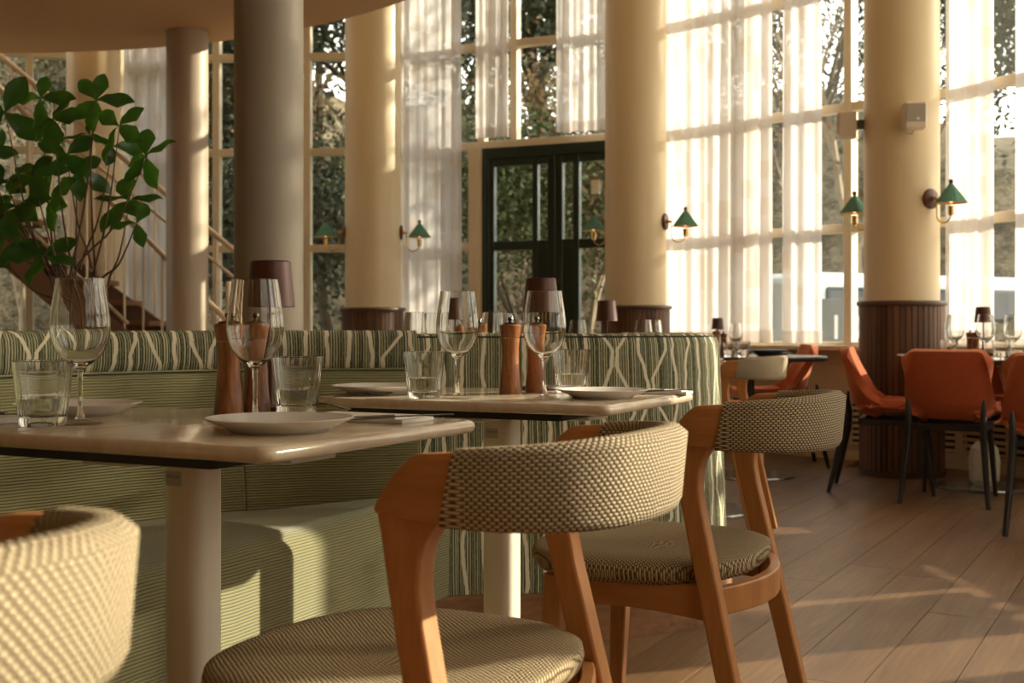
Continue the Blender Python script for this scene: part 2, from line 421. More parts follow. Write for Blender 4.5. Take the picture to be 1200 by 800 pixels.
# ------------------------------------------------------------------ mesh helpers
class MB:
    def __init__(s): s.v = []; s.f = []; s.uv = []; s.hasuv = False
    def add(s, vs, fs, uvs=None, mat=None):
        o = len(s.v)
        if mat is not None: vs = [mat @ Vector(v) for v in vs]
        s.v += [tuple(v) for v in vs]
        for i, f in enumerate(fs):
            s.f.append([o + k for k in f])
            if uvs is not None:
                s.hasuv = True; s.uv.append(uvs[i])
            else: s.uv.append([(0, 0)] * len(f))
        return s
    def box(s, c, d, rz=0.0, mat=None):
        x, y, z = d[0] / 2, d[1] / 2, d[2] / 2
        vs = [(a * x, b * y, e * z) for a in (-1, 1) for b in (-1, 1) for e in (-1, 1)]
        m = Matrix.Translation(c) @ Matrix.Rotation(rz, 4, 'Z')
        if mat is not None: m = mat @ m
        return s.add(vs, [(0, 1, 3, 2), (4, 6, 7, 5), (0, 4, 5, 1), (2, 3, 7, 6), (0, 2, 6, 4), (1, 5, 7, 3)], None, m)
    def lathe(s, prof, seg=24, c=(0, 0, 0), mat=None, rib=0.0, nrib=0):
        vs = []; fs = []
        n = len(prof)
        for i in range(seg):
            a = 2 * pi * i / seg
            for (r, z) in prof:
                k = 1.0
                if rib and nrib: k = 1 + rib * cos(a * nrib)
                vs.append((c[0] + r * k * cos(a), c[1] + r * k * sin(a), c[2] + z))
        for i in range(seg):
            j = (i + 1) % seg
            for q in range(n - 1):
                if prof[q][0] < 1e-6 and prof[q + 1][0] < 1e-6: continue
                if prof[q][0] < 1e-6: fs.append((i * n + q, j * n + q + 1, i * n + q + 1))
                elif prof[q + 1][0] < 1e-6: fs.append((i * n + q, j * n + q, i * n + q + 1))
                else: fs.append((i * n + q, j * n + q, j * n + q + 1, i * n + q + 1))
        return s.add(vs, fs, None, mat)
    def tube(s, pts, r, seg=8, cap=True, mat=None):
        pts = [Vector(p) for p in pts]
        n = len(pts)
        rs = r if isinstance(r, (list, tuple)) else [r] * n
        vs = []; fs = []
        up = None
        for i, p in enumerate(pts):
            t = (pts[min(i + 1, n - 1)] - pts[max(i - 1, 0)]).normalized()
            if up is None:
                up = Vector((0, 0, 1)) if abs(t.z) < 0.9 else Vector((1, 0, 0))
            a = t.cross(up)
            if a.length < 1e-5: a = t.cross(Vector((0, 1, 0)))
            a.normalize(); b = a.cross(t).normalized(); up = b
            for k in range(seg):
                an = 2 * pi * k / seg
                vs.append(p + (a * cos(an) + b * sin(an)) * rs[i])
        for i in range(n - 1):
            for k in range(seg):
                k2 = (k + 1) % seg
                fs.append((i * seg + k, (i + 1) * seg + k, (i + 1) * seg + k2, i * seg + k2))
        if cap:
            fs.append(tuple(range(seg))); fs.append(tuple((n - 1) * seg + k for k in reversed(range(seg))))
        return s.add(vs, fs, None, mat)
    def prism(s, poly, z0, z1, mat=None):
        n = len(poly)
        vs = [(x, y, z0) for x, y in poly] + [(x, y, z1) for x, y in poly]
        fs = [tuple(reversed(range(n))), tuple(range(n, 2 * n))] + [(i, (i + 1) % n, n + (i + 1) % n, n + i) for i in range(n)]
        return s.add(vs, fs, None, mat)
    def loft(s, rings, closed=False, caps=False, uvscale=None):
        """rings: list of equal length point lists; closed = each ring is a loop. UVs in metres (along rings, around ring)."""
        n = len(rings[0]); vs = [Vector(p) for r in rings for p in r]
        fs = []; uvs = []
        us = [0.0]
        mid = n // 2
        for i in range(1, len(rings)):
            us.append(us[-1] + (Vector(rings[i][mid]) - Vector(rings[i - 1][mid])).length)
        vv = []
        for r in rings:
            a = [0.0]
            for k in range(1, n + (1 if closed else 0)):
                a.append(a[-1] + (Vector(r[k % n]) - Vector(r[k - 1])).length)
            vv.append(a)
        m0 = vv[len(rings) // 2]
        for i in range(len(rings) - 1):
            for k in range(n if closed else n - 1):
                k2 = (k + 1) % n
                fs.append((i * n + k, (i + 1) * n + k, (i + 1) * n + k2, i * n + k2))
                uvs.append([(us[i], m0[k]), (us[i + 1], m0[k]), (us[i + 1], m0[k + 1]), (us[i], m0[k + 1])])
        if caps:
            for i, rv in ((0, False), (len(rings) - 1, True)):
                idx = [i * n + k for k in range(n)]
                if rv: idx.reverse()
                fs.append(tuple(idx)); uvs.append([(vs[q].x + vs[q].y, vs[q].z) for q in idx])
        return s.add(vs, fs, uvs)
    def build(s, name, mat, parent=None, smooth=True, bevel=0.0, bseg=2, sub=0, angle=40):
        me = bpy.data.meshes.new(name)
        me.from_pydata(s.v, [], s.f)
        if s.hasuv:
            ul = me.uv_layers.new(name='UVMap')
            i = 0
            flat = [c for fu in s.uv for p in fu for c in p]
            ul.data.foreach_set('uv', flat)
        me.materials.append(MATS[mat])
        if smooth:
            me.shade_smooth()
            me.set_sharp_from_angle(angle=R(angle))
        o = bpy.data.objects.new(name, me)
        COL.objects.link(o)
        if parent: o.parent = parent
        if bevel:
            b = o.modifiers.new('bevel', 'BEVEL'); b.width = bevel; b.segments = bseg; b.limit_method = 'ANGLE'; b.angle_limit = R(35)
            b.harden_normals = False
        if sub:
            m = o.modifiers.new('sub', 'SUBSURF'); m.levels = sub; m.render_levels = sub
        return o

def tag(o, label=None, cat=None, group=None, kind=None):
    if label: o['label'] = label
    if cat: o['category'] = cat
    if group: o['group'] = group
    if kind: o['kind'] = kind
    return o

def thing(name, label, cat, loc=(0, 0, 0), rz=0.0, group=None):
    o = bpy.data.objects.new(name, None)
    o.location = loc; o.rotation_euler = (0, 0, rz); o.empty_display_size = 0.05
    COL.objects.link(o)
    return tag(o, label, cat, group)

def struct(name, loc=(0, 0, 0)):
    o = bpy.data.objects.new(name, None); o.location = loc; COL.objects.link(o)
    o['kind'] = 'structure'
    return o

KIDS = {}
def copy_tree(o, loc=None, rz=None, label=None, group=None):
    kids = {}
    for x in COL.objects:
        if x.parent: kids.setdefault(x.parent.name, []).append(x)
    def cp(a, par):
        c = a.copy(); COL.objects.link(c); c.parent = par
        for k in kids.get(a.name, []): cp(k, c)
        return c
    c = cp(o, o.parent)
    if loc is not None: c.location = loc
    if rz is not None: c.rotation_euler = (0, 0, rz)
    if label: c['label'] = label
    if group: c['group'] = group
    return c

def smooth_path(pts, n=8):
    """Catmull-Rom through 2D/3D points"""
    P = [Vector(p) for p in pts]
    P = [P[0] * 2 - P[1]] + P + [P[-1] * 2 - P[-2]]
    out = []
    for i in range(1, len(P) - 2):
        for k in range(n):
            t = k / n
            a, b, c, d = P[i - 1], P[i], P[i + 1], P[i + 2]
            out.append(0.5 * ((2 * b) + (c - a) * t + (2 * a - 5 * b + 4 * c - d) * t * t + (3 * b - a - 3 * c + d) * t ** 3))
    out.append(P[-2])
    return out

# ------------------------------------------------------------------ the round room
CX, CY = -2.58, 4.21
RF = 6.62                      # corner radius of the glazed polygon
STEP = 20.8
TH = {k: 55.1 - (k - 3) * STEP for k in range(-2, 10)}     # angle of column k
def vert(k, r=RF): return Vector((CX + r * cos(R(TH[k])), CY + r * sin(R(TH[k]))))
SILL, ZTOP = 0.78, 4.95
TRANS = [1.59, 2.42, 3.24, 4.06]

def bay_t(k, px):
    """fraction along bay k (from column k to k+1) where the sight line of photo column px meets it"""
    a, b = vert(k), vert(k + 1)
    d = Vector(((px - HX) / FPX, 1.0)); e = b - a
    det = d.x * (-e.y) + e.x * d.y
    t = (d.x * a.y - d.y * a.x) / (-(d.x * e.y - d.y * e.x))
    return t

# floor: slab plus real planks where the camera can see them
fl = struct('floor')
sl = MB(); sl.prism([(CX + 7.2 * cos(2 * pi * i / 48), CY + 7.2 * sin(2 * pi * i / 48)) for i in range(48)], -0.12, -0.006)
sl.build('subfloor', 'plank_joint', fl, smooth=False)
PA = R(61.5); ux, uy = Vector((cos(PA), sin(PA))), Vector((-sin(PA), cos(PA)))
PWID = 0.205
plank_meshes = []
for L in (1.9, 1.5):
    m = MB(); m.box((0, 0, -0.0065), (L - 0.0025, PWID - 0.0025, 0.013))
    o = m.build('plank', 'oak_plank', fl, smooth=False)
    plank_meshes.append((L, o))
npl = 0
first = {0: True, 1: True}
cands = []
for j in range(-40, 40):
    off = random.random() * 1.7
    i = -6
    s = -9 + off
    while s < 12:
        q = 0 if random.random() < 0.6 else 1
        L = plank_meshes[q][0]
        c = ux * (s + L / 2) + uy * (j * PWID)
        s += L
        rr = (c - Vector((CX, CY))).length
        if rr > 6.9: continue
        best = 99
        for e in (-1, -0.5, 0, 0.5, 1):
            p = c + ux * (e * L / 2)
            if p.y > 0.8:
                px = HX + p.x / p.y * FPX
                dx = max(0, -150 - px, px - 1400)
                if p.y > 1.6 and dx == 0: best = min(best, p.y)
        cands.append((best, c, q))
cands.sort(key=lambda a: a[0])
for best, c, q in cands:
    if npl >= 296 or best > 50: break
    L, src = plank_meshes[q]
    if first[q]: o = src; first[q] = False
    else: o = src.copy(); COL.objects.link(o)
    o.location = (c.x, c.y, 0); o.rotation_euler = (0, 0, PA)
    npl += 1
rest = MB()
for best, c, q in cands[npl:]:
    L = plank_meshes[q][0]
    rest.box((c.x, c.y, -0.0065), (L - 0.003, PWID - 0.0035, 0.013), PA)
if rest.v:
    o = rest.build('planks_behind_viewer', 'oak_plank', fl, smooth=False); o['kind'] = 'stuff'

# ceiling
ce = MB()
ce.prism([(CX + 7.2 * cos(2 * pi * i / 48), CY + 7.2 * sin(2 * pi * i / 48)) for i in range(48)], ZTOP + 0.05, ZTOP + 0.25)
tag(ce.build('ceiling', 'ceiling_white', smooth=False), kind='structure')
mz = struct('ceiling_gallery')
MZ = (-4.0, 5.5, 4.25)
m = MB(); m.prism([(MZ[0] + MZ[2] * cos(2 * pi * i / 128), MZ[1] + MZ[2] * sin(2 * pi * i / 128)) for i in range(128)], 3.07, 3.40)
m.build('gallery_soffit', 'soffit', mz, angle=30)
m = MB(); m.prism([(MZ[0] + 3.28 * cos(2 * pi * i / 96), MZ[1] + 3.28 * sin(2 * pi * i / 96)) for i in range(96)], 3.05, 3.075)
m.build('soffit_panel', 'soffit', mz, angle=30)

# glazed bays
def seg_box(m, a, b, t0, t1, z0, z1, depth, off=0.0):
    """box along the segment a-b between fractions t0..t1; off>0 = towards the room"""
    p, q = a.lerp(b, t0), a.lerp(b, t1)
    c = (p + q) / 2; d = q - p
    nrm = Vector((-d.y, d.x)).normalized()
    if nrm.dot(Vector((CX, CY)) - c) < 0: nrm = -nrm
    c = c + nrm * off
    m.box((c.x, c.y, (z0 + z1) / 2), (d.length, depth, z1 - z0), atan2(d.y, d.x))

def seg_t(a, b, t, w):  # half width in fraction
    h = w / 2 / (b - a).length
    return t - h, t + h

def make_bay(k, idx):
    a, b = vert(k), vert(k + 1)
    door = (k == 2)
    w = struct('window_%d' % idx)
    cuts = [0.0, 1 / 3, 2 / 3, 1.0]
    if door: cuts = [0.0, bay_t(2, 566), bay_t(2, 604), bay_t(2, 735), 1.0]
    if k == 1: cuts = [0.0, 1 / 3, bay_t(1, 361), 1.0]
    td = cuts[1]
    for i, t in enumerate(cuts):
        t0, t1 = seg_t(a, b, t, 0.075 if i in (0, len(cuts) - 1) else 0.06)
        m = MB()
        z0 = SILL
        if door and i in (2, 3): z0 = 2.42
        if door and i == 4: z0 = 0.0
        if door and i == 1: z0 = 0.0
        seg_box(m, a, b, t0, t1, z0, ZTOP + 0.06, 0.09)
        m.build('mullion', 'frame_cream', w, smooth=False, bevel=0.004, bseg=1)
    if door:
        m = MB(); seg_box(m, a, b, bay_t(2, 552.5), bay_t(2, 564.5), 0.0, 2.40, 0.13)
        m.build('door_post', 'frame_cream', w, smooth=False, bevel=0.006)
    zs = [SILL] + TRANS + [ZTOP + 0.03]
    for i, z in enumerate(zs):
        m = MB()
        t0 = 0.0
        if door and z < 2.3: t1 = td
        else: t1 = 1.0
        seg_box(m, a, b, t0, t1, z - 0.03, z + 0.03, 0.085)
        m.build('transom', 'frame_cream', w, smooth=False, bevel=0.004, bseg=1)
    for i in range(len(cuts) - 1):
        for j in range(len(zs) - 1):
            if door and i > 0 and zs[j + 1] < 2.5: continue
            m = MB()
            h = 0.028 / (b - a).length
            seg_box(m, a, b, cuts[i] + h, cuts[i + 1] - h, zs[j] + 0.028, zs[j + 1] - 0.028, 0.008, -0.01)
            m.build('pane', 'window_glass', w, smooth=False)
    # low wall below the sill
    wl = struct('wall_back' if k in (0, 1, 2, 3) else 'wall_right')
    t1 = td if door else 1.0
    m = MB(); seg_box(m, a, b, 0, t1, -0.02, SILL - 0.03, 0.10, -0.05)
    m.build('wall_core', 'wall_cream', wl, smooth=False)
    m = MB(); seg_box(m, a, b, 0, t1, SILL - 0.03, SILL + 0.005, 0.20, 0.04)
    m.build('window_sill', 'frame_cream', wl, smooth=False, bevel=0.006)
    m = MB(); seg_box(m, a, b, 0, t1, 0.0, 0.07, 0.02, 0.012)
    m.build('skirting', 'wall_cream', wl, smooth=False, bevel=0.003, bseg=1)
    if not door:
        np_ = 4
        for i in range(np_):
            g = 0.006
            m = MB(); seg_box(m, a, b, i / np_ + g / 2, (i + 1) / np_ - g / 2, 0.42, SILL - 0.13, 0.012, 0.006)
            m.build('panel', 'wall_cream', wl, smooth=False, bevel=0.002, bseg=1)
            m = MB(); seg_box(m, a, b, i / np_ + g / 2, (i + 1) / np_ - g / 2, SILL - 0.122, SILL - 0.03, 0.012, 0.006)
            m.build('panel', 'wall_cream', wl, smooth=False, bevel=0.002, bseg=1)
        if k in (3, 4):
            m = MB(); seg_box(m, a, b, 0.02, 0.98, 0.10, 0.40, 0.006, 0.004)
            m.build('grille_backing', 'grille_dark', wl, smooth=False)
            for j in range(8):
                z = 0.105 + j * 0.0405
                m = MB(); seg_box(m, a, b, 0.005, 0.995, z, z + 0.021, 0.014, 0.014)
                m.build('grille_slat', 'wall_cream', wl, smooth=False)
            for i in range(13):
                t = 0.004 + i * 0.0827
                m = MB(); seg_box(m, a, b, t - 0.009, t + 0.009, 0.10, 0.40, 0.015, 0.0145)
                m.build('grille_post', 'wall_cream', wl, smooth=False)
    return cuts

for idx, k in enumerate(range(-1, 8)):
    make_bay(k, idx + 1)

# solid walls closing the room behind the viewer and at the far left
ang0 = TH[8]; ang1 = TH[-1] - 360
nseg = 9
prev = None
for i in range(nseg):
    a0 = R(ang0 + (ang1 - ang0) * i / nseg); a1 = R(ang0 + (ang1 - ang0) * (i + 1) / nseg)
    p = Vector((CX + RF * cos(a0), CY + RF * sin(a0))); q = Vector((CX + RF * cos(a1), CY + RF * sin(a1)))
    m = MB(); seg_box(m, p, q, -0.01, 1.01, -0.02, ZTOP + 0.06, 0.12, -0.06)
    tag(m.build('wall_front' if i < 5 else 'wall_left', 'wall_tan', smooth=False), kind='structure')

# glazed door in the bay of column 2 and 3
def make_door():
    a, b = vert(2), vert(3)
    d = struct('door_1')
    T = lambda px: bay_t(2, px)
    z1 = 2.39
    def vbar(p0, p1, za, zb, dep=0.06, name='stile', off=0.0):
        m = MB(); seg_box(m, a, b, T(p0), T(p1), za, zb, dep, off)
        m.build(name, 'door_green', d, smooth=False, bevel=0.004, bseg=1)
    def hbar(p0, p1, za, zb, dep=0.055, name='rail'):
        m = MB(); seg_box(m, a, b, T(p0), T(p1), za, zb, dep)
        m.build(name, 'door_green', d, smooth=False, bevel=0.004, bseg=1)
    hbar(567, 735, 2.30, z1, 0.09, 'door_frame')
    vbar(567.5, 571.5, 0, z1, 0.10, 'door_frame'); vbar(572, 576, 0, 2.36, 0.085, 'door_frame')
    vbar(732, 737, 0, z1, 0.10, 'door_frame')
    for (p0, p1) in ((576.5, 580.5), (625.5, 631.5), (643, 650), (653, 660.5), (673, 680), (725, 731)):
        vbar(p0, p1, 0.02, 2.30)
    vbar(650.3, 652.8, 0.02, 2.30, 0.09, 'astragal')
    for (p0, p1) in ((580.5, 625.5), (631.5, 643), (660.5, 673), (680, 725)):
        hbar(p0, p1, 0.02, 0.30); hbar(p0, p1, 1.545, 1.62); hbar(p0, p1, 2.24, 2.30)
        m = MB(); seg_box(m, a, b, T(p0), T(p1), 1.62, 2.24, 0.008); m.build('pane', 'window_glass', d, smooth=False)
    for (p0, p1) in ((580.5, 625.5), (680, 725)):
        m = MB(); seg_box(m, a, b, T(p0), T(p1), 0.30, 1.545, 0.008); m.build('pane', 'window_glass', d, smooth=False)
    for (p0, p1) in ((631.5, 643), (660.5, 673)):
        m = MB(); seg_box(m, a, b, T(p0), T(p1), 0.30, 1.545, 0.03); m.build('door_panel', 'door_green', d, smooth=False)
    for px in (646.5, 656.5):
        p = a.lerp(b, T(px)); nrm = (Vector((CX, CY)) - p).normalized()
        m = MB(); h = Vector((p.x + nrm.x * 0.08, p.y + nrm.y * 0.08, 0))
        m.tube([Vector((p.x + nrm.x * 0.03, p.y + nrm.y * 0.03, 0.95)), h + Vector((0, 0, 0.95)), h + Vector((0, 0, 1.25)), Vector((p.x + nrm.x * 0.03, p.y + nrm.y * 0.03, 1.25))], 0.009, 8)
        m.build('door_handle', 'brass', d)
    # small notice taped inside the right leaf
    p = a.lerp(b, T(699)); e = (b - a); nrm = (Vector((CX, CY)) - p).normalized()
    m = MB(); m.box((p.x + nrm.x * 0.02, p.y + nrm.y * 0.02, 2.03), (0.075, 0.002, 0.11), atan2(e.y, e.x))
    tag(m.build('door_notice', 'napkin', smooth=False), 'small white paper notice stuck on the dark green glazed door', 'notice')
make_door()

# curtains
def curtain(k, t0, t1, z0, label, name='sheer_curtain', off=0.14, waves=9, amp=0.028, seed=1):
    rnd = random.Random(seed)
    a, b = vert(k), vert(k + 1)
    a, b = a.lerp(b, t0), a.lerp(b, t1)
    d = b - a; nrm = Vector((-d.y, d.x)).normalized()
    if nrm.dot(Vector((CX, CY)) - a) < 0: nrm = -nrm
    n = waves * 12; nz = 10
    ph = [rnd.random() * 0.9 for _ in range(waves + 2)]
    rings = []
    L = d.length * 1.35
    for i in range(n + 1):
        t = i / n
        ring = []
        for j in range(nz + 1):
            z = z0 + (ZTOP - 0.02 - z0) * j / nz
            f = 1 - j / nz
            w = sin(t * waves * 2 * pi + 0.8 * sin(t * 7 + seed) + f * 0.5 * sin(t * 5 + seed * 2))
            w += 0.45 * sin(t * waves * 3.3 * pi + seed + f * 0.8)
            am = amp * (0.65 + 0.45 * f) * (0.7 + 0.5 * sin(t * 4 + seed))
            p = a.lerp(b, t + 0.010 * f * sin(t * 9 + seed)) + nrm * (off + am * w)
            ring.append((p.x, p.y, z))
        rings.append(ring)
    m = MB(); m.loft(rings)
    # stretch u for the gathered cloth
    root = thing(name, label, 'curtain', (0, 0, 0), 0, 'sheer curtains on the tall windows')
    m.build('cloth', 'sheer_curtain', root, angle=180)
    hm = MB(); hm.loft([[(p[0][0], p[0][1], z0), (p[0][0], p[0][1], z0 + 0.09)] for p in rings])
    # hem: a doubled strip just behind the cloth
    h = hm.build('hem', 'sheer_curtain', root, angle=180); h.location = (nrm.x * -0.004, nrm.y * -0.004, 0)
    r = MB(); pa, pb = a + nrm * off, b + nrm * off
    r.tube([(pa.x, pa.y, ZTOP - 0.005), (pb.x, pb.y, ZTOP - 0.005)], 0.012, 8); r.build('curtain_rail', 'steel', root)
    return root
curtain(2, bay_t(2, 480), bay_t(2, 549), SILL + 0.02, 'long sheer curtain left of the dark green door', waves=6, seed=3)
curtain(2, bay_t(2, 566), bay_t(2, 603), 2.46, 'short sheer curtain above the left part of the green door', waves=3, seed=5)
curtain(2, bay_t(2, 661), bay_t(2, 740), 2.46, 'short sheer curtain above the door beside the middle cream column', waves=5, seed=8)
curtain(3, bay_t(3, 772), bay_t(3, 917), SILL + 0.02, 'widest sheer curtain right of the middle cream column', waves=10, seed=11)
curtain(3, bay_t(3, 932), bay_t(3, 976), SILL + 0.02, 'narrow sheer curtain panel just left of the right cream column', waves=3, seed=13)
curtain(4, 0.0, bay_t(4, 1184), SILL + 0.02, 'sheer curtain right of the right cream column', waves=4, seed=17)
curtain(1, 0.0, bay_t(1, 205), SILL + 0.02, 'sheer curtain behind the staircase left of the taupe column', waves=4, seed=19)
for k_, u0, u1, lb in ((4, 0.24, 0.66, 'first'), (4, 0.79, 1.0, 'second'), (5, 0.05, 0.265, 'third'), (5, 0.295, 0.52, 'fourth'), (5, 0.68, 1.0, 'fifth'), (6, 0.0, 0.22, 'sixth'), (6, 0.74, 1.0, 'seventh'), (7, 0.0, 1.0, 'eighth')):  # added out of view to mask the sun; gaps placed for light patches
    curtain(k_, u0, u1, SILL + 0.02, lb + ' unseen sheer curtain, added to mask the sun, beyond the right edge of the picture', waves=max(2, int(14 * (u1 - u0))), seed=23 + int(u0 * 10) + k_)

# ------------------------------------------------------------------ columns
COLS = {1: (-3.45, 10.24), 2: (-1.137, 10.11), 3: (0.917, 9.18), 4: (2.415, 7.67)}
slat = None
CAPZ = 1.07
def cream_column(x, y, label, clad=True, slat_src=[None]):
    t = thing('column', label, 'column', (x, y, 0), 0, 'cream columns along the windows')
    m = MB(); m.lathe([(0.0, 0.0), (0.226, 0.0), (0.226, ZTOP + 0.055), (0, ZTOP + 0.055)], 64); m.build('shaft', 'column_cream', t)
    if clad:
        m = MB(); m.lathe([(0.227, 0.02), (0.240, 0.02), (0.240, CAPZ - 0.02), (0.227, CAPZ - 0.02)], 48); m.build('backing', 'black_plate', t)
        m = MB(); m.lathe([(0.226, CAPZ - 0.028), (0.268, CAPZ - 0.028), (0.271, CAPZ - 0.022), (0.271, CAPZ - 0.006), (0.266, CAPZ), (0.226, CAPZ)], 64)
        m.build('cap', 'walnut_cap', t)
        m = MB(); m.lathe([(0.24, 0.0), (0.262, 0.0), (0.262, 0.035), (0.24, 0.035)], 64); m.build('base_ring', 'walnut_cap', t)
        N = 44
        for i in range(N):
            if slat_src[0] is None:
                m = MB(); m.box((0.246, 0, (CAPZ - 0.028 + 0.035) / 2), (0.016, 0.0325, CAPZ - 0.028 - 0.035))
                o = m.build('slat', 'walnut_slat', t, smooth=False, bevel=0.003, bseg=2); slat_src[0] = o
            else:
                o = slat_src[0].copy(); COL.objects.link(o); o.parent = t
            o.rotation_euler = (0, 0, 2 * pi * i / N)
    return t
cream_column(*COLS[2], 'cream round column with slatted walnut base between window and door')
cream_column(*COLS[3], 'cream round column with slatted walnut base right of the green door')
cream_column(*COLS[4], 'widest-looking cream column on the right with loudspeaker and full slatted base')
cream_column(*COLS[1], 'far cream column behind the staircase and plant')
for k in (5, 6, 7):
    cream_column(CX + 6.07 * cos(R(TH[k])), CY + 6.07 * sin(R(TH[k])), 'cream column outside the picture on the right, at the windows', clad=(k == 5))

pt = bd(219.5, 384, 9.06)
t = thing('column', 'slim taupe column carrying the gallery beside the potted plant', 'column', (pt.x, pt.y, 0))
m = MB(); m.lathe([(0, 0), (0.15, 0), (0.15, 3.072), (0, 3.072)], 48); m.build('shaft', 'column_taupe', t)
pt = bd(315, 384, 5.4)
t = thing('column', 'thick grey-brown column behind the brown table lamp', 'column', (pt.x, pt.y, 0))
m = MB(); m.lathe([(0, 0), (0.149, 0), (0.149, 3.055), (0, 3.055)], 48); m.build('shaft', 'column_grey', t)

# ------------------------------------------------------------------ sconces (mounted at an angle on a column)
def make_sconce():
    t = thing('wall_lamp', 'x', 'wall lamp', (0, 0, 0), 0, 'green pleated wall lamps on the columns')
    # local: column surface at x=0, lamp reaches out along +x
    m = MB(); mt = Matrix.Rotation(R(90), 4, 'Y')
    m.lathe([(0, 0), (0.060, 0), (0.062, 0.006), (0.060, 0.018), (0.052, 0.024), (0, 0.024)], 32, (0, 0, 0), Matrix.Translation((-0.006, 0, 0)) @ mt)
    m.build('back_plate', 'sconce_wood', t)
    m = MB()
    m.lathe([(0, 0), (0.014, 0), (0.014, 0.012), (0.008, 0.02), (0.008, 0.032), (0, 0.032)], 16, (0, 0, 0), Matrix.Translation((0.018, 0, 0)) @ mt)
    pts = [(0.046, 0, 0.0), (0.048, 0, -0.03)]
    for i in range(13):
        a = pi + pi * i / 12
        pts.append((0.101 + 0.054 * cos(a), 0, -0.100 + 0.052 * sin(a)))
    pts += [(0.155, 0, -0.09)]
    m.tube(pts, 0.0045, 8)
    m.lathe([(0, 0), (0.008, 0), (0.017, 0.006), (0.019, 0.06), (0, 0.06)], 16, (0.155, 0, -0.115))
    ball = [(0.011 * sin(pi * i / 8), -0.011 * cos(pi * i / 8)) for i in range(9)]
    m.lathe(ball, 12, (0.046, 0, 0.0))
    m.build('arm', 'brass', t)
    m = MB(); n = 72
    vs = []; fs = []
    for i in range(n):
        a = 2 * pi * i / n
        k = 1.035 if i % 2 else 0.975
        vs.append((0.155 + 0.010 * cos(a), 0.010 * sin(a), 0.078)); vs.append((0.155 + 0.094 * k * cos(a), 0.094 * k * sin(a), -0.040))
    for i in range(n):
        j = (i + 1) % n; fs.append((2 * i, 2 * i + 1, 2 * j + 1, 2 * j))
    m.add(vs, fs); sh = m.build('shade', 'sconce_green', t, smooth=False)
    m = MB(); m.add([(0.155 + (v[0] - 0.155) * 0.965, v[1] * 0.965, v[2] - 0.001 if v[2] > 0.05 else v[2] + 0.002) for v in vs], fs)
    m.build('lining', 'shade_lining', sh, smooth=False)
    m = MB(); m.lathe([(0.015 * sin(pi * i / 8), -0.015 * cos(pi * i / 8)) for i in range(9)], 16, (0.155, 0, 0.090)); m.build('finial', 'sconce_wood', t)
    m = MB(); m.lathe([(0.014 * sin(pi * i / 8), -0.018 * cos(pi * i / 8)) for i in range(9)], 12, (0.155, 0, -0.020)); m.build('lamp_bulb', 'bulb', t)
    return t
sconce0 = make_sconce()
SCZ = 1.685
used = [False]
def place_sconce(ci, ang, label, z=SCZ):
    x, y = COLS[ci]
    loc = (x + 0.226 * cos(R(ang)), y + 0.226 * sin(R(ang)), z)
    if not used[0]:
        o = sconce0; used[0] = True; o.location = loc; o.rotation_euler = (0, 0, R(ang)); o['label'] = label
    else: o = copy_tree(sconce0, loc, R(ang), label)
place_sconce(4, -60, 'green pleated wall lamp on the right side of the right cream column')
place_sconce(4, 122, 'green pleated wall lamp on the left side of the right cream column')
place_sconce(3, -24, 'green pleated wall lamp on the right side of the middle cream column')
place_sconce(3, 141, 'green pleated wall lamp on the left of the middle column, before the door')
place_sconce(2, 2, 'green pleated wall lamp on the right side of the left cream column')
place_sconce(2, 186, 'green pleated wall lamp left of the left cream column, before the window')

# loudspeakers on the right column
def speaker(ang, label, px, py, w, h):
    x, y = COLS[4]
    c = Vector((x + (0.226 + 0.10) * cos(R(ang)), y + (0.226 + 0.10) * sin(R(ang))))
    z = CAMH + (HY - py) / FPX * c.y
    t = thing('loudspeaker', label, 'loudspeaker', (c.x, c.y, z - h / 2), R(ang + 90), 'loudspeakers on the right column')
    m = MB(); m.box((0, 0, h / 2), (w, 0.11, h)); m.build('housing', 'speaker_beige', t, smooth=False, bevel=0.008)
    m = MB(); m.box((0, -0.0575, h / 2 + 0.012), (w - 0.018, 0.006, h - 0.05)); m.build('front_grille', 'speaker_grille', t, smooth=False, bevel=0.002)
    m = MB(); m.box((w * 0.08, -0.062, h * 0.35), (0.016, 0.002, 0.014)); m.build('badge', 'sign_white', t, smooth=False)
    m = MB(); m.box((0, 0.07, h / 2), (0.04, 0.06, 0.06)); m.tube([(0.02, 0.05, 0.02), (0.0, 0.06, -0.02), (-0.03, 0.09, -0.01), (-0.02, 0.095, 0.04)], 0.003, 6)
    m.build('bracket', 'steel', t, smooth=False)
speaker(-95, 'beige box loudspeaker on the front of the right cream column', 1070, 136, 0.125, 0.155)
speaker(167, 'beige box loudspeaker left of the right cream column, seen sideways', 996, 147, 0.15, 0.155)

# ------------------------------------------------------------------ banquette
bq = thing('banquette', 'green ribbed banquette with patterned bolster and curved patterned outer back', 'bench')
BACK = smooth_path([(-2.25, 1.45), (-1.72, 2.22), (-1.24, 2.90), (-0.98, 3.20), (-0.82, 3.34), (-0.62, 3.42), (-0.44, 3.46), (-0.27, 3.50)], 10)
def offset_path(path, d):
    out = []
    for i, p in enumerate(path):
        t = (path[min(i + 1, len(path) - 1)] - path[max(i - 1, 0)]).normalized()
        nrm = Vector((t.y, -t.x))        # right of travel = towards the room / viewer
        out.append(p + nrm * d)
    return out
def sweep(path, prof):
    rings = []
    offs = {}
    for i, p in enumerate(path):
        t = (path[min(i + 1, len(path) - 1)] - path[max(i - 1, 0)]).normalized()
        nrm = Vector((t.y, -t.x))
        rings.append([(p.x + nrm.x * d, p.y + nrm.y * d, z) for d, z in prof])
    return rings
PL = 0.14
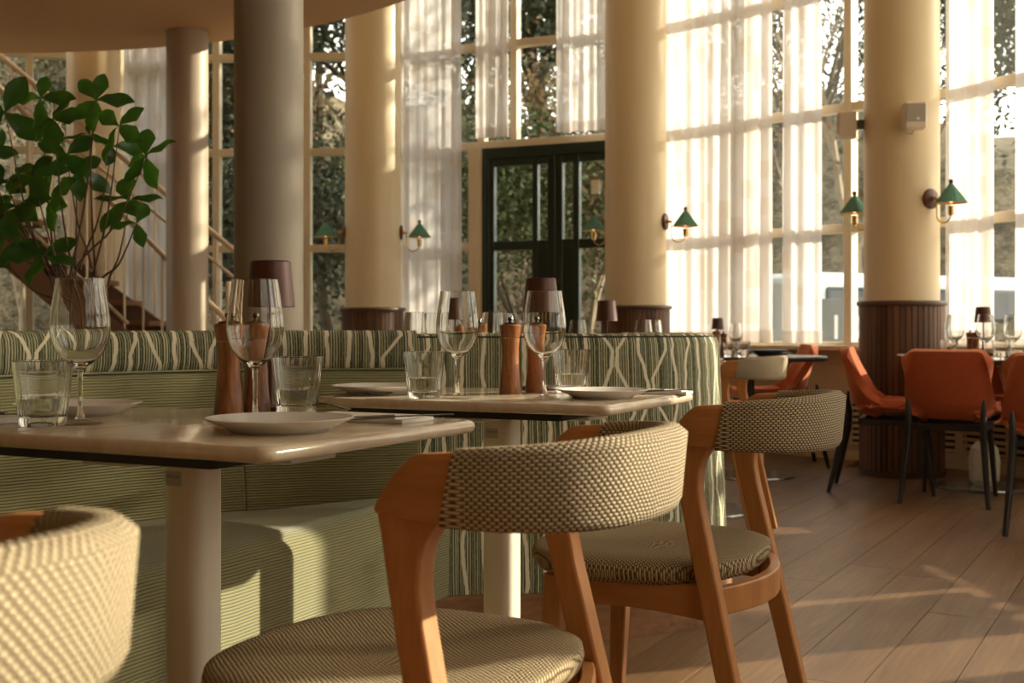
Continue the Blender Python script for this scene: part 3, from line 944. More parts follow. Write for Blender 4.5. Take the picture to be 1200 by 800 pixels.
# bolster
pr = [(-0.085, 0.790), (-0.085, 0.870), (-0.075, 0.888), (-0.055, 0.896), (-0.02, 0.898), (0.002, 0.892), (0.014, 0.875), (0.017, 0.850), (0.015, 0.815), (0.008, 0.795), (-0.01, 0.788)]
m = MB(); m.loft(sweep(BACK, pr), closed=True, caps=True); m.build('bolster', 'patterned_fabric', bq, angle=60)
m = MB(); m.tube([(p[9][0], p[9][1], 0.791) for p in sweep(BACK, pr)], 0.003, 6); m.build('piping', 'corduroy_green', bq)
# back cushions (seams where the photo shows them)
n = len(BACK)
cuts = [0, n // 4, int(n * 0.62), n - 1]
for ci in range(3):
    seg = BACK[cuts[ci]:cuts[ci + 1] + 1]
    pr = [(-0.02, 0.790), (0.000, 0.787), (0.010, 0.775), (0.022, 0.70), (0.045, 0.60), (0.070, 0.50), (0.085, 0.44), (0.088, 0.40), (-0.02, 0.40)]
    rings = sweep(seg, pr)
    # pinch both ends a little for the seam
    for e, q in ((0, 1), (len(rings) - 1, -1)):
        rings[e] = [tuple(Vector(p) * 0 + Vector((p[0], p[1], p[2])) + Vector((0, 0, 0))) for p in rings[e]]
    m = MB(); m.loft(rings, closed=True, caps=True)
    o = m.build('back_cushion', 'corduroy_green', bq, angle=50, bevel=0.006, bseg=3)
m = MB(); m.loft(sweep(BACK, [(-0.085, 0.80), (-0.02, 0.80), (-0.02, PL), (-0.11, PL)]), closed=True, caps=True); m.build('back_shell', 'patterned_fabric', bq, angle=50)
# seat
FA, FB = Vector((-1.72, 0.26)), Vector((-0.175, 3.55))
NS = 26
front = [FA.lerp(FB, i / NS) for i in range(NS + 1)]
# gentle rounding of the far end
inner = offset_path(BACK, 0.05)
def at(path, s):
    L = [0.0]
    for i in range(1, len(path)): L.append(L[-1] + (path[i] - path[i - 1]).length)
    x = s * L[-1]
    for i in range(1, len(path)):
        if x <= L[i]: return path[i - 1].lerp(path[i], (x - L[i - 1]) / (L[i] - L[i - 1]))
    return path[-1]
rings = []
corner = at(inner, 0.0)
for i in range(NS + 1):
    f = front[i]
    d = (FB - FA).normalized(); nrm = Vector((d.y, -d.x))
    # back limit: march away from the front until the back line is met
    best = None
    for k in range(len(inner) - 1):
        p, q = inner[k], inner[k + 1]; e = q - p; w = -nrm
        det = w.x * (-e.y) + e.x * w.y
        if abs(det) < 1e-9: continue
        rx, ry = p.x - f.x, p.y - f.y
        s_ = (rx * (-e.y) + e.x * ry) / det; u_ = (w.x * ry - w.y * rx) / det
        if -0.001 <= u_ <= 1.001 and s_ > 0: best = s_ if best is None else min(best, s_)
    depth = best if best is not None else 0.55
    depth = max(0.03, min(depth, 1.2)) + 0.03
    ring = []
    r = 0.06; zt = 0.435
    ring.append((f.x, f.y, PL))
    for z in (0.20, 0.28, 0.34): ring.append((f.x, f.y, z))
    for q in range(0, 7):
        a = (pi / 2) * q / 6
        o_ = r - r * cos(a); z = zt - r + r * sin(a)
        ring.append((f.x - nrm.x * min(o_, depth), f.y - nrm.y * min(o_, depth), z))
    for q in range(1, 9):
        w = r + (depth - r) * q / 8
        if depth < r: w = depth
        z = zt + 0.012 * sin(pi * min(1, q / 5)) - 0.02 * (q / 8)
        ring.append((f.x - nrm.x * w, f.y - nrm.y * w, z))
    rings.append(ring)
m = MB(); m.loft(rings)
# end face
last = rings[-1]; 
m.add([Vector(p) for p in last] + [Vector((last[-1][0], last[-1][1], PL))], [tuple(range(len(last) + 1))], [[(p[0] * 2, p[2]) for p in last] + [(last[-1][0] * 2, PL)]])
m.build('seat', 'corduroy_green', bq, angle=60)
# curved patterned back of the neighbouring booth, continuous with the bench
PAN = smooth_path([(-0.31, 3.52), (-0.15, 3.575), (0.05, 3.60), (0.22, 3.625), (0.38, 3.675), (0.52, 3.775), (0.63, 3.92), (0.685, 4.10), (0.69, 4.32), (0.62, 4.55), (0.46, 4.72)], 8)
pr = [(0.030, PL), (0.022, 0.35), (0.012, 0.6), (0.004, 0.80), (0.0, 0.855), (-0.008, 0.877), (-0.022, 0.887), (-0.06, 0.889), (-0.085, 0.880), (-0.092, 0.855), (-0.092, PL)]
m = MB(); m.loft(sweep(PAN, pr), closed=True, caps=True); m.build('outer_back', 'patterned_fabric', bq, angle=60)
m = MB(); m.tube([(p[5][0], p[5][1], 0.879) for p in sweep(PAN, pr)], 0.0028, 6); m.build('piping', 'patterned_fabric', bq)
# wooden plinth
m = MB(); m.loft(sweep(PAN, [(0.045, 0.0), (0.045, PL), (-0.09, PL), (-0.09, 0.0)]), closed=True, caps=True); m.build('plinth', 'plinth_oak', bq, angle=50, smooth=True)
m = MB(); poly = [(p.x, p.y) for p in offset_path(front, -0.02)] + [(p.x, p.y) for p in reversed(BACK)]
m.prism(poly, 0.0, PL + 0.002); m.build('plinth', 'plinth_oak', bq, smooth=False)

# booth seat on the other side of the curved back, mostly hidden
m = MB(); m.loft(sweep(offset_path(PAN, -0.10), [(0.0, PL), (0.0, 0.80), (-0.04, 0.78), (-0.06, 0.46), (-0.45, 0.45), (-0.45, PL)]), closed=True, caps=True)

# ------------------------------------------------------------------ woven dining chairs
def make_woven_chair():
    t = thing('dining_chair', 'x', 'chair', (0, 0, 0), 0, 'beech dining chairs with woven backs')
    # band plan path (+x far side), from right tip round the back to left tip
    half = [(0.200, -0.036), (0.213, -0.085), (0.213, -0.140), (0.198, -0.192), (0.164, -0.236), (0.112, -0.264), (0.055, -0.277), (0.0, -0.280)]
    full = [Vector(p) for p in half] + [Vector((-x, y)) for x, y in reversed(half[:-1])]
    path = smooth_path(full, 6)
    L = [0.0]
    for i in range(1, len(path)): L.append(L[-1] + (path[i] - path[i - 1]).length)
    tot = L[-1]
    WOOD = 0.098
    def ring(i, grow=0.0, skew=0.0):
        p = path[i]; tt = (path[min(i + 1, len(path) - 1)] - path[max(i - 1, 0)]).normalized()
        nrm = Vector((tt.y, -tt.x))
        if nrm.dot(p - Vector((0, -0.05))) < 0: nrm = -nrm     # outward
        s = L[i] / tot; m_ = sin(pi * s)                        # 0 tips, 1 back
        zb = 0.699 - 0.012 * m_; zt = 0.764 + 0.018 * m_
        th = 0.026 + 0.010 * m_
        lean = 0.10 * (0.3 + 0.7 * m_)
        pts = []
        g = grow
        prof = [(-th / 2, 0.0), (-th / 2 - g, 0.1), (-th / 2 - g, 0.9), (-th / 4, 1.0), (th / 4, 1.0), (th / 2 + g, 0.9), (th / 2 + g, 0.1), (th / 2, 0.0)]
        for d, f in prof:
            z = (zb - g) + (zt - zb + 2 * g) * f
            dd = d + (z - 0.73) * lean
            pts.append((p.x + nrm.x * dd, p.y + nrm.y * dd, z))
        return pts
    idx = [i for i in range(len(path)) if L[i] >= WOOD and L[i] <= tot - WOOD]
    # woven wrap, with slanted ends
    rings = [ring(i, 0.004) for i in idx]
    def slant(r, ref, sgn):
        # push the lower edge further along the path for the angled seam
        out = []
        for p, q in zip(r, ref):
            f = (p[2] - 0.69) / 0.09
            k = (0.9 - f) * 0.9
            out.append(tuple(Vector(p) + (Vector(p) - Vector(q)).normalized() * 0.022 * k))
        return out
    rings[0] = slant(rings[0], rings[1], 1); rings[-1] = slant(rings[-1], rings[-2], -1)
    m = MB(); m.loft(rings, closed=True, caps=True)
    m.build('back_wrap', 'weave_back', t, angle=70, bevel=0.0)
    for side in (0, 1):
        ii = [i for i in range(len(path)) if (L[i] <= WOOD + 0.02 if side == 0 else L[i] >= tot - WOOD - 0.02)]
        rg = [ring(i) for i in ii]
        # taper the tip: top is cut back, rounded
        s_ = [abs(L[i] - (0 if side == 0 else tot)) for i in ii]
        for a, sv in enumerate(s_):
            if sv < 0.062:
                k = 1 - (1 - min(1.0, sv / 0.062)) ** 1.7
                zb = rg[a][0][2]
                rg[a] = [(p[0], p[1], zb + (p[2] - zb) * (0.10 + 0.90 * k)) for p in rg[a]]
        m = MB(); m.loft(rg, closed=True, caps=True)
        m.build('back_tip', 'beech_band', t, angle=50, bevel=0.004)
    # rear legs: wide at the top, concave rear edge, leaning back and outwards
    prof = [(0.0, -0.196, -0.228), (0.2, -0.150, -0.186), (0.40, -0.105, -0.143), (0.52, -0.078, -0.116), (0.58, -0.065, -0.102), (0.62, -0.056, -0.095),
            (0.65, -0.050, -0.096), (0.67, -0.046, -0.101), (0.687, -0.042, -0.111), (0.702, -0.038, -0.126)]   # height, front edge, concave rear edge
    for sx in (-1, 1):
        rings = []
        for z, yf, yr in prof:
            k = z / 0.702
            xc = sx * (0.200 + 0.045 * (1 - k))
            w = 0.017 + 0.002 * k
            rings.append([(xc - w, yf, z), (xc + w, yf, z), (xc + w, yr, z), (xc - w, yr, z)])
        m = MB(); m.loft(rings, closed=True, caps=True); m.build('rear_leg', 'beech', t, angle=40, bevel=0.004)
    for sx in (-1, 1):
        m = MB()
        rings = []
        for z, w in ((0.0, 0.013), (0.2, 0.016), (0.40, 0.020), (0.446, 0.021)):
            k = z / 0.446
            xc = sx * (0.186 + 0.018 * (1 - k)); yc = 0.190 + 0.025 * (1 - k)
            rings.append([(xc - w, yc + w, z), (xc + w, yc + w, z), (xc + w, yc - w, z), (xc - w, yc - w, z)])
        m.loft(rings, closed=True, caps=True); m.build('front_leg', 'beech', t, angle=40, bevel=0.004)
    # rails
    for sx in (-1, 1):
        m = MB()
        rings = []
        for k in range(7):
            f = k / 6
            y = 0.180 + (-0.105 - 0.180) * f; xc = sx * (0.186 + 0.022 * f)
            zb = 0.388 + 0.010 * sin(pi * f); 
            rings.append([(xc - 0.011, y, zb), (xc + 0.011, y, zb), (xc + 0.011, y, 0.450), (xc - 0.011, y, 0.450)])
        m.loft(rings, closed=True, caps=True); m.build('side_rail', 'beech_band', t, angle=40, bevel=0.003)
    m = MB(); m.box((0, 0.190, 0.422), (0.35, 0.022, 0.055)); m.build('front_rail', 'beech', t, smooth=False, bevel=0.003)
    m = MB(); rings = []
    for k in range(13):
        a = -1 + 2 * k / 12
        x = a * 0.210; y = -0.110 - 0.060 * (1 - a * a)
        rings.append([(x, y + 0.011, 0.395), (x, y - 0.011, 0.395), (x, y - 0.011, 0.445), (x, y + 0.011, 0.445)])
    m.loft(rings, closed=True, caps=True); m.build('rear_rail', 'beech', t, angle=40, bevel=0.003)
    # seat cushion: superellipse plan, domed top, thin edge
    m = MB(); N = 64; vs = []; fs = []; uvs = []
    levels = [(0.86, 0.447), (0.95, 0.449), (0.985, 0.458), (1.0, 0.470), (0.99, 0.482), (0.95, 0.491), (0.86, 0.497), (0.70, 0.498), (0.45, 0.496), (0.2, 0.494)]
    def sp(a, s):
        c, d = cos(a), sin(a)
        e = 2 / 2.7
        x = 0.250 * abs(c) ** e * (1 if c >= 0 else -1) * s
        y = 0.220 * abs(d) ** e * (1 if d >= 0 else -1) * s
        x *= (0.97 - 0.04 * (y / 0.25) * -1)
        return x, y
    for s, z in levels:
        for i in range(N):
            x, y = sp(2 * pi * i / N, s)
            zz = z - 0.012 * (1 - (x / 0.25) ** 2) * (1 if z > 0.49 else 0) * (1 - s * 0.4) + (0.010 * (y / 0.25) ** 2 - 0.004)
            vs.append((x, y + 0.060, zz))
    cb = len(vs); vs.append((0, 0.060, 0.447)); ct = len(vs); vs.append((0, 0.060, 0.481))
    arc = [0.0]
    for q in range(1, len(levels)):
        p = Vector(vs[q * N]); p2 = Vector(vs[(q - 1) * N]); arc.append(arc[-1] + (p - p2).length)
    for q in range(len(levels) - 1):
        for i in range(N):
            j = (i + 1) % N
            f = (q * N + i, q * N + j, (q + 1) * N + j, (q + 1) * N + i)
            fs.append(f)
            # planar UV blended with outward arc length so the weave follows the rim
            uv = []
            for c in f:
                v = vs[c]; lv = levels[c // N]
                k = 1.0 + (0.5 - lv[1]) * 1.0 if lv[1] > 0.49 else 1.0 + (0.51 - lv[1]) * 0.9
                uv.append((v[0] * k + 3, v[1] * k + 3))
            uvs.append(uv)
    for i in range(N):
        j = (i + 1) % N
        fs.append((cb, j, i)); uvs.append([(3, 3), (3, 3), (3, 3)])
        a_, b_ = (len(levels) - 1) * N + i, (len(levels) - 1) * N + j
        fs.append((ct, a_, b_)); uvs.append([(3, 3), (vs[a_][0] + 3, vs[a_][1] + 3), (vs[b_][0] + 3, vs[b_][1] + 3)])
    m.add(vs, fs, uvs); m.build('seat', 'weave_seat', t, angle=80)
    return t
wc = make_woven_chair()
wc.location = (-0.089, 1.586, 0); wc.rotation_euler = (0, 0, R(63.8))
wc['label'] = 'large beech chair with woven back in front of the nearest table'
copy_tree(wc, (-0.552, 0.765, 0), R(63.0), 'blurred sunlit woven chair back at the lower left corner')
copy_tree(wc, (0.335, 2.421, 0), R(65.5), 'beech chair with woven back and seat at the second table, near the open floor')
copy_tree(wc, (0.90, 5.45, 0), R(69), 'small beech chair with half-sunlit woven back beyond the curved banquette')
copy_tree(wc, (0.80, 6.45, 0), R(200), 'beech chair with woven back on the far side of the round distant table')

# ------------------------------------------------------------------ bistro tables
def rrect(w, d, r, n=6):
    pts = []
    for cx, cy, a0 in ((w / 2 - r, d / 2 - r, 0), (-w / 2 + r, d / 2 - r, 90), (-w / 2 + r, -d / 2 + r, 180), (w / 2 - r, -d / 2 + r, 270)):
        for i in range(n + 1):
            a = R(a0 + 90 * i / n); pts.append((cx + r * cos(a), cy + r * sin(a)))
    return pts
TW, TD, TZ = 0.585, 0.78, 0.745
def text_obj(s, name, size, mat, parent, loc, rot, ext=0.0008):
    cu = bpy.data.curves.new(name, 'FONT'); cu.body = s; cu.size = size; cu.extrude = ext; cu.align_x = 'CENTER'; cu.align_y = 'CENTER'
    cu.materials.append(MATS[mat])
    tmp = bpy.data.objects.new(name, cu); COL.objects.link(tmp)
    bpy.context.view_layer.update()
    me = bpy.data.meshes.new_from_object(tmp.evaluated_get(bpy.context.evaluated_depsgraph_get()))
    bpy.data.objects.remove(tmp)
    if not me.materials: me.materials.append(MATS[mat])
    o = bpy.data.objects.new(name, me); COL.objects.link(o); o.parent = parent; o.location = loc; o.rotation_euler = rot
    return o
def make_table(label, loc, rz):
    t = thing('dining_table', label, 'table', loc, rz, 'stone-topped banquette tables')
    m = MB(); rings = []
    for ins, z in ((0.011, TZ - 0.0225), (0.0055, TZ - 0.0212), (0.0018, TZ - 0.0175), (0.0, TZ - 0.0113), (0.0018, TZ - 0.005), (0.0055, TZ - 0.0013), (0.011, TZ)):
        rings.append([(x, y, z) for x, y in rrect(TW - 2 * ins, TD - 2 * ins, 0.022 - ins * 0.3)])
    m.loft(rings, closed=True, caps=True); m.build('table_top', 'table_stone', t, angle=50)
    m = MB(); m.prism(rrect(TW - 0.06, TD - 0.24, 0.01), TZ - 0.038, TZ - 0.0225); m.build('underplate', 'black_plate', t, smooth=False)
    m = MB(); m.box((0, 0, TZ - 0.044), (0.12, 0.50, 0.016)); m.box((0, 0, TZ - 0.044), (0.40, 0.10, 0.016)); m.build('mounting_plate', 'pedestal', t, smooth=False, bevel=0.003)
    m = MB(); rings = []
    for z in (0.012, 0.69, 0.697):
        k = 0.079
        rings.append([(x, y, z) for x, y in rrect(k, k, 0.026)])
    m.loft(rings, closed=True, caps=True); m.build('pedestal', 'pedestal', t, angle=50)
    m = MB(); m.prism(rrect(0.42, 0.42, 0.03), 0.0, 0.014); m.build('foot_plate', 'pedestal', t, smooth=False, bevel=0.003)
    return t
T1, A1 = Vector((-0.537, 2.087, 0)), R(62.5)
T2, A2 = Vector((-0.024, 2.977, 0)), R(64.0)
t1 = make_table('nearest stone-topped table with white pedestal, in front of the green bench', T1, A1)
t2 = make_table('second stone-topped table in front of the patterned curved back', T2, A2)
for tt, A in ((t1, A1), (t2, A2)):
    # maker's sticker on the face of the pedestal that looks at the viewer
    st = MB(); st.box((0, 0, 0), (0.034, 0.0006, 0.024))
    ang = -pi / 2 - A
    ang = round(ang / (pi / 2)) * (pi / 2)
    nx, ny = cos(ang), sin(ang)
    o = st.build('sticker', 'sticker', tt, smooth=False)
    o.location = (nx * 0.0397 - ny * -0.008, ny * 0.0397 + nx * -0.008, 0.655); o.rotation_euler = (0, 0, ang + pi / 2)
    x = text_obj('SATELLITE', 'sticker_text', 0.0062, 'ink', o, (0, -0.0004, 0.003), (R(90), 0, 0), 0.0001)

# ------------------------------------------------------------------ tableware
def glassware(name, prof, label, cat, group, seg=40, mat='clear_glass', rib=0, nrib=0):
    m = MB(); m.lathe(prof, seg, (0, 0, 0), None, rib, nrib)
    return m
def make_wine(h=0.243):
    t = thing('wine_glass', 'x', 'wine glass', (0, 0, 0), 0, 'tall stemmed wine glasses')
    out = [(0.0046, 0.0875), (0.0052, 0.088), (0.012, 0.096), (0.026, 0.106), (0.038, 0.120), (0.0455, 0.137), (0.0485, 0.155), (0.0480, 0.172), (0.0450, 0.198), (0.0415, 0.222), (0.0385, h - 0.0005), (0.0380, h)]
    inn = [(0.0374, h - 0.0006), (0.0403, 0.222), (0.0438, 0.198), (0.0467, 0.172), (0.0472, 0.155), (0.0441, 0.1375), (0.0365, 0.1215), (0.0245, 0.108), (0.010, 0.0995), (0, 0.098)]
    m = MB(); m.lathe([(0, 0.0875)] + out + inn, 48); m.build('bowl', 'clear_glass', t, angle=35)
    m = MB(); m.lathe([(0, 0.008), (0.0085, 0.0095), (0.0048, 0.020), (0.0040, 0.045), (0.0040, 0.075), (0.0046, 0.087), (0, 0.0874)], 20); m.build('stem', 'clear_glass', t, angle=35)
    m = MB(); m.lathe([(0.0, 0.0005), (0.036, 0.0005), (0.0375, 0.0014), (0.034, 0.0028), (0.018, 0.0052), (0.0088, 0.0094), (0.0, 0.0079)], 48); m.build('foot', 'thin_glass', t, angle=60)
    return t
wine0 = make_wine()
def make_tumbler():
    h = 0.107
    t = thing('water_tumbler', 'x', 'tumbler', (0, 0, 0), 0, 'ribbed water tumblers')
    prof = [(0, 0.002), (0.030, 0.0), (0.0355, 0.001), (0.037, 0.006), (0.0395, 0.03), (0.0440, 0.072), (0.0480, h - 0.001), (0.0474, h), (0.0462, h - 0.001), (0.0420, 0.072), (0.0372, 0.03), (0.0350, 0.020), (0.030, 0.0165), (0, 0.016)]
    m = MB(); m.lathe(prof, 96, (0, 0, 0), None, 0.012, 24); m.build('glass_body', 'clear_glass', t, angle=35)
    prof = [(0, 0.0165), (0.0296, 0.0170), (0.0345, 0.0205), (0.0368, 0.03), (0.0388, 0.046), (0, 0.046)]
    m = MB(); m.lathe(prof, 48); m.build('water', 'water', t, angle=35)
    return t
tumb0 = make_tumbler()
def make_plate(r=0.115):
    prof = [(0, 0.004), (r * 0.55, 0.003), (r * 0.60, 0.0), (r * 0.64, 0.0), (r * 0.70, 0.006), (r * 0.98, 0.0195), (r, 0.0215), (r * 0.985, 0.0225), (r * 0.70, 0.0105), (r * 0.62, 0.0075), (0, 0.0072)]
    m = MB(); m.lathe(prof, 64)
    return m
plate0 = make_plate().build('dinner_plate', 'porcelain', None, angle=50)
tag(plate0, 'x', 'plate', 'white dinner plates')
def make_mill():
    t = thing('pepper_mill', 'x', 'mill', (0, 0, 0), 0, 'wooden table mills')
    m = MB(); m.lathe([(0, 0), (0.0265, 0), (0.0272, 0.004), (0.0250, 0.03), (0.0222, 0.06), (0.0205, 0.09), (0.0208, 0.115), (0.0230, 0.1335), (0.0228, 0.135), (0, 0.135)], 32); m.build('body', 'mill_wood', t, angle=45)
    m = MB(); m.lathe([(0, 0.1362), (0.0228, 0.1362), (0.0232, 0.138), (0.0262, 0.160), (0.0270, 0.165), (0.0245, 0.168), (0, 0.170)], 32); m.build('mill_head', 'mill_wood', t, angle=45)
    m = MB(); m.lathe([(0, 0.1685), (0.020, 0.1685), (0.018, 0.1715), (0.006, 0.174), (0.004, 0.178), (0.0075, 0.182), (0.006, 0.187), (0, 0.188)], 20); m.build('mill_knob', 'steel', t, angle=45)
    return t
mill0 = make_mill()
def make_lamp():
    t = thing('table_lamp', 'x', 'lamp', (0, 0, 0), 0, 'brown cordless table lamps')
    m = MB(); m.lathe([(0, 0), (0.048, 0), (0.050, 0.004), (0.048, 0.010), (0.012, 0.014), (0, 0.014)], 40); m.build('base', 'lamp_brown', t)
    m = MB(); m.tube([(0, 0, 0.012), (0, 0, 0.225)], 0.0045, 10); m.build('pole', 'lamp_brown', t)
    m = MB(); m.lathe([(0.046, 0.200), (0.0475, 0.2005), (0.0385, 0.2865), (0.036, 0.289), (0, 0.289), (0, 0.286), (0.036, 0.286), (0.046, 0.200)], 48); m.build('lamp_shade', 'lamp_brown', t, angle=35)
    return t
lamp0 = make_lamp()
_u = {}
def put(src, loc, label, rz=0.0, scale=None, group=None):
    k = src.name
    if k not in _u:
        _u[k] = src; o = src; o.location = loc; o.rotation_euler = (0, 0, rz); o['label'] = label
        if group: o['group'] = group
    else: o = copy_tree(src, loc, rz, label, group)
    if scale: o.scale = (scale, scale, scale)
    return o
Zt = TZ
def tp(x, y): return bp(x, y, Zt)
# nearest table
put(wine0, tp(94, 497), 'wine glass furthest left, beside a tumbler on the nearest table')
put(wine0, tp(299, 494), 'wine glass before the wooden mills on the nearest table')
put(tumb0, tp(50, 499), 'ribbed tumbler at the far left edge of the nearest table')
put(tumb0, tp(348, 485), 'ribbed tumbler between mills and fork on the nearest table')
put(plate0, bp(328, 505, Zt) , 'white plate at the front corner of the nearest table')
put(plate0, bp(92, 485, Zt), 'white plate behind the left wine glass on the nearest table')
put(mill0, tp(268, 486.5), 'left wooden mill on the nearest table, under the plant side', 0.4)
put(mill0, tp(300, 484), 'right wooden mill on the nearest table, below the lamp shade', 1.9)
put(lamp0, bp(317, 481.5, Zt), 'big brown shade lamp rising behind the mills on the nearest table')
# second table
put(wine0, tp(536, 467), 'wine glass beside the tumbler on the left half of the second table')
put(wine0, tp(638, 468), 'wine glass in front of the right mill on the second table')
put(tumb0, tp(497, 466.5), 'ribbed tumbler left of a wine glass on the second table')
put(tumb0, tp(669, 460), 'ribbed tumbler right of the mills, behind the white plate')
put(plate0, bp(706, 466, Zt), 'white plate at the right corner of the second table', scale=0.92)
put(plate0, bp(444, 461.5, Zt), 'white plate at the left end of the second table')
put(mill0, tp(598, 461), 'left wooden mill in the middle of the second table', 0.2)
put(mill0, tp(628, 459.5), 'right wooden mill on the second table, partly behind a wine glass', 1.0)
put(lamp0, bp(634, 456.5, Zt), 'brown shade lamp before the green door on the second table')

def flat_strip(pts, ws, z0, th):
    """thin solid along +x with half widths ws"""
    m = MB(); rings = []
    for (x, z), w in zip(pts, ws):
        rings.append([(x, -w, z), (x, w, z), (x, w, z + th), (x, -w, z + th)])
    m.loft(rings, closed=True, caps=True); return m
def knife(loc, rz, label):
    t = thing('table_knife', label, 'knife', loc, rz, 'steel table knives')
    m = flat_strip([(0.10, 0.001), (0.105, 0.000), (0.05, 0.001), (0.0, 0.002)][2:], [0.006, 0.005], 0, 0.004)
    m = MB(); rings = []
    for x, w, z, h in ((-0.112, 0.003, 0.001, 0.003), (-0.108, 0.006, 0.000, 0.006), (-0.06, 0.0062, 0.0, 0.006), (-0.01, 0.0045, 0.001, 0.005), (0.0, 0.004, 0.001, 0.005)):
        rings.append([(x, -w, z), (x, w, z), (x, w, z + h), (x, -w, z + h)])
    m.loft(rings, closed=True, caps=True); m.build('handle', 'steel', t, bevel=0.001)
    m = MB(); rings = []
    for x, w0, w1 in ((0.0, -0.004, 0.004), (0.02, -0.006, 0.006), (0.06, -0.006, 0.009), (0.095, -0.006, 0.006), (0.11, -0.005, -0.002)):
        rings.append([(x, w0, 0.002), (x, w1, 0.002), (x, w1, 0.0038), (x, w0, 0.0038)])
    m.loft(rings, closed=True, caps=True); m.build('blade', 'steel', t)
    return t
def fork(loc, rz, label, tilt=0.0):
    t = thing('table_fork', label, 'fork', loc, rz, 'steel table forks')
    t.rotation_euler = (0, -tilt, rz)
    m = MB(); rings = []
    for x, w, z in ((-0.10, 0.004, 0.001), (-0.096, 0.007, 0.001), (-0.05, 0.004, 0.003), (0.02, 0.003, 0.006), (0.035, 0.006, 0.005), (0.045, 0.0115, 0.002), (0.055, 0.012, 0.0015)):
        rings.append([(x, -w, z), (x, w, z), (x, w, z + 0.0022), (x, -w, z + 0.0022)])
    m.loft(rings, closed=True, caps=True); m.build('handle', 'steel', t, bevel=0.0006)
    for k in range(4):
        y = -0.0102 + k * 0.0068
        m = MB(); m.tube([(0.053, y, 0.0026), (0.075, y, 0.0026), (0.095, y * 0.95, 0.007)], [0.0015, 0.0014, 0.0007], 6); m.build('tine', 'steel', t)
    return t
def napkin(loc, rz, label, w=0.19, d=0.085, fold=True):
    t = thing('napkin', label, 'napkin', loc, rz, 'folded cloth napkins')
    m = MB(); n = 12; rings = []
    for i in range(n + 1):
        x = -w / 2 + w * i / n
        z = 0.0004 + 0.0008 * sin(i * 1.3) ** 2
        rings.append([(x, -d / 2, z), (x, d / 2, z), (x, d / 2 + 0.001, z + 0.003), (x, d / 2, z + 0.006), (x, -d / 2, z + 0.006), (x, -d / 2 - 0.001, z + 0.003)])
    m.loft(rings, closed=True, caps=True); m.build('cloth', 'napkin', t, angle=60)
    m = MB(); m.box((w * 0.02, 0.004, 0.0085), (w * 0.9, d * 0.9, 0.003)); m.build('fold', 'napkin', t, smooth=False, bevel=0.001)
    return t
nz1 = bp(430, 492, Zt)
napkin(nz1, A1 + R(90), 'white folded napkin right of the front plate on the nearest table', 0.21, 0.10)
knife(bp(462, 490.5, Zt + 0.010) + Vector((0, 0, 0.0008)), R(32), 'steel knife lying on the napkin of the nearest table')
fork(bp(377, 486, Zt) + Vector((0.01, 0.03, 0.012)), R(118), 'steel fork leaning by the front plate on the nearest table', 0.0)
nz2 = bp(768, 461, Zt)
napkin(nz2, A2 + R(95), 'white folded napkin at the right tip of the second table', 0.17, 0.07)
k2 = knife(bp(778, 459.2, Zt + 0.010) + Vector((0, 0, 0.0008)), R(28), 'steel knife on the napkin of the second table')
k2.scale = (0.78, 0.9, 1)
nz3 = bp(428, 464.5, Zt)
fork(nz3 + Vector((-0.03, 0.0, 0.0015)), R(20), 'steel fork beside the left plate of the second table')
napkin(bp(12, 494, Zt), A1, 'white napkin with cutlery at the left edge of the nearest table', 0.16, 0.07)
knife(bp(8, 494, Zt) + Vector((0, 0, 0.0105)), R(-12), 'steel knife at the left edge of the picture')

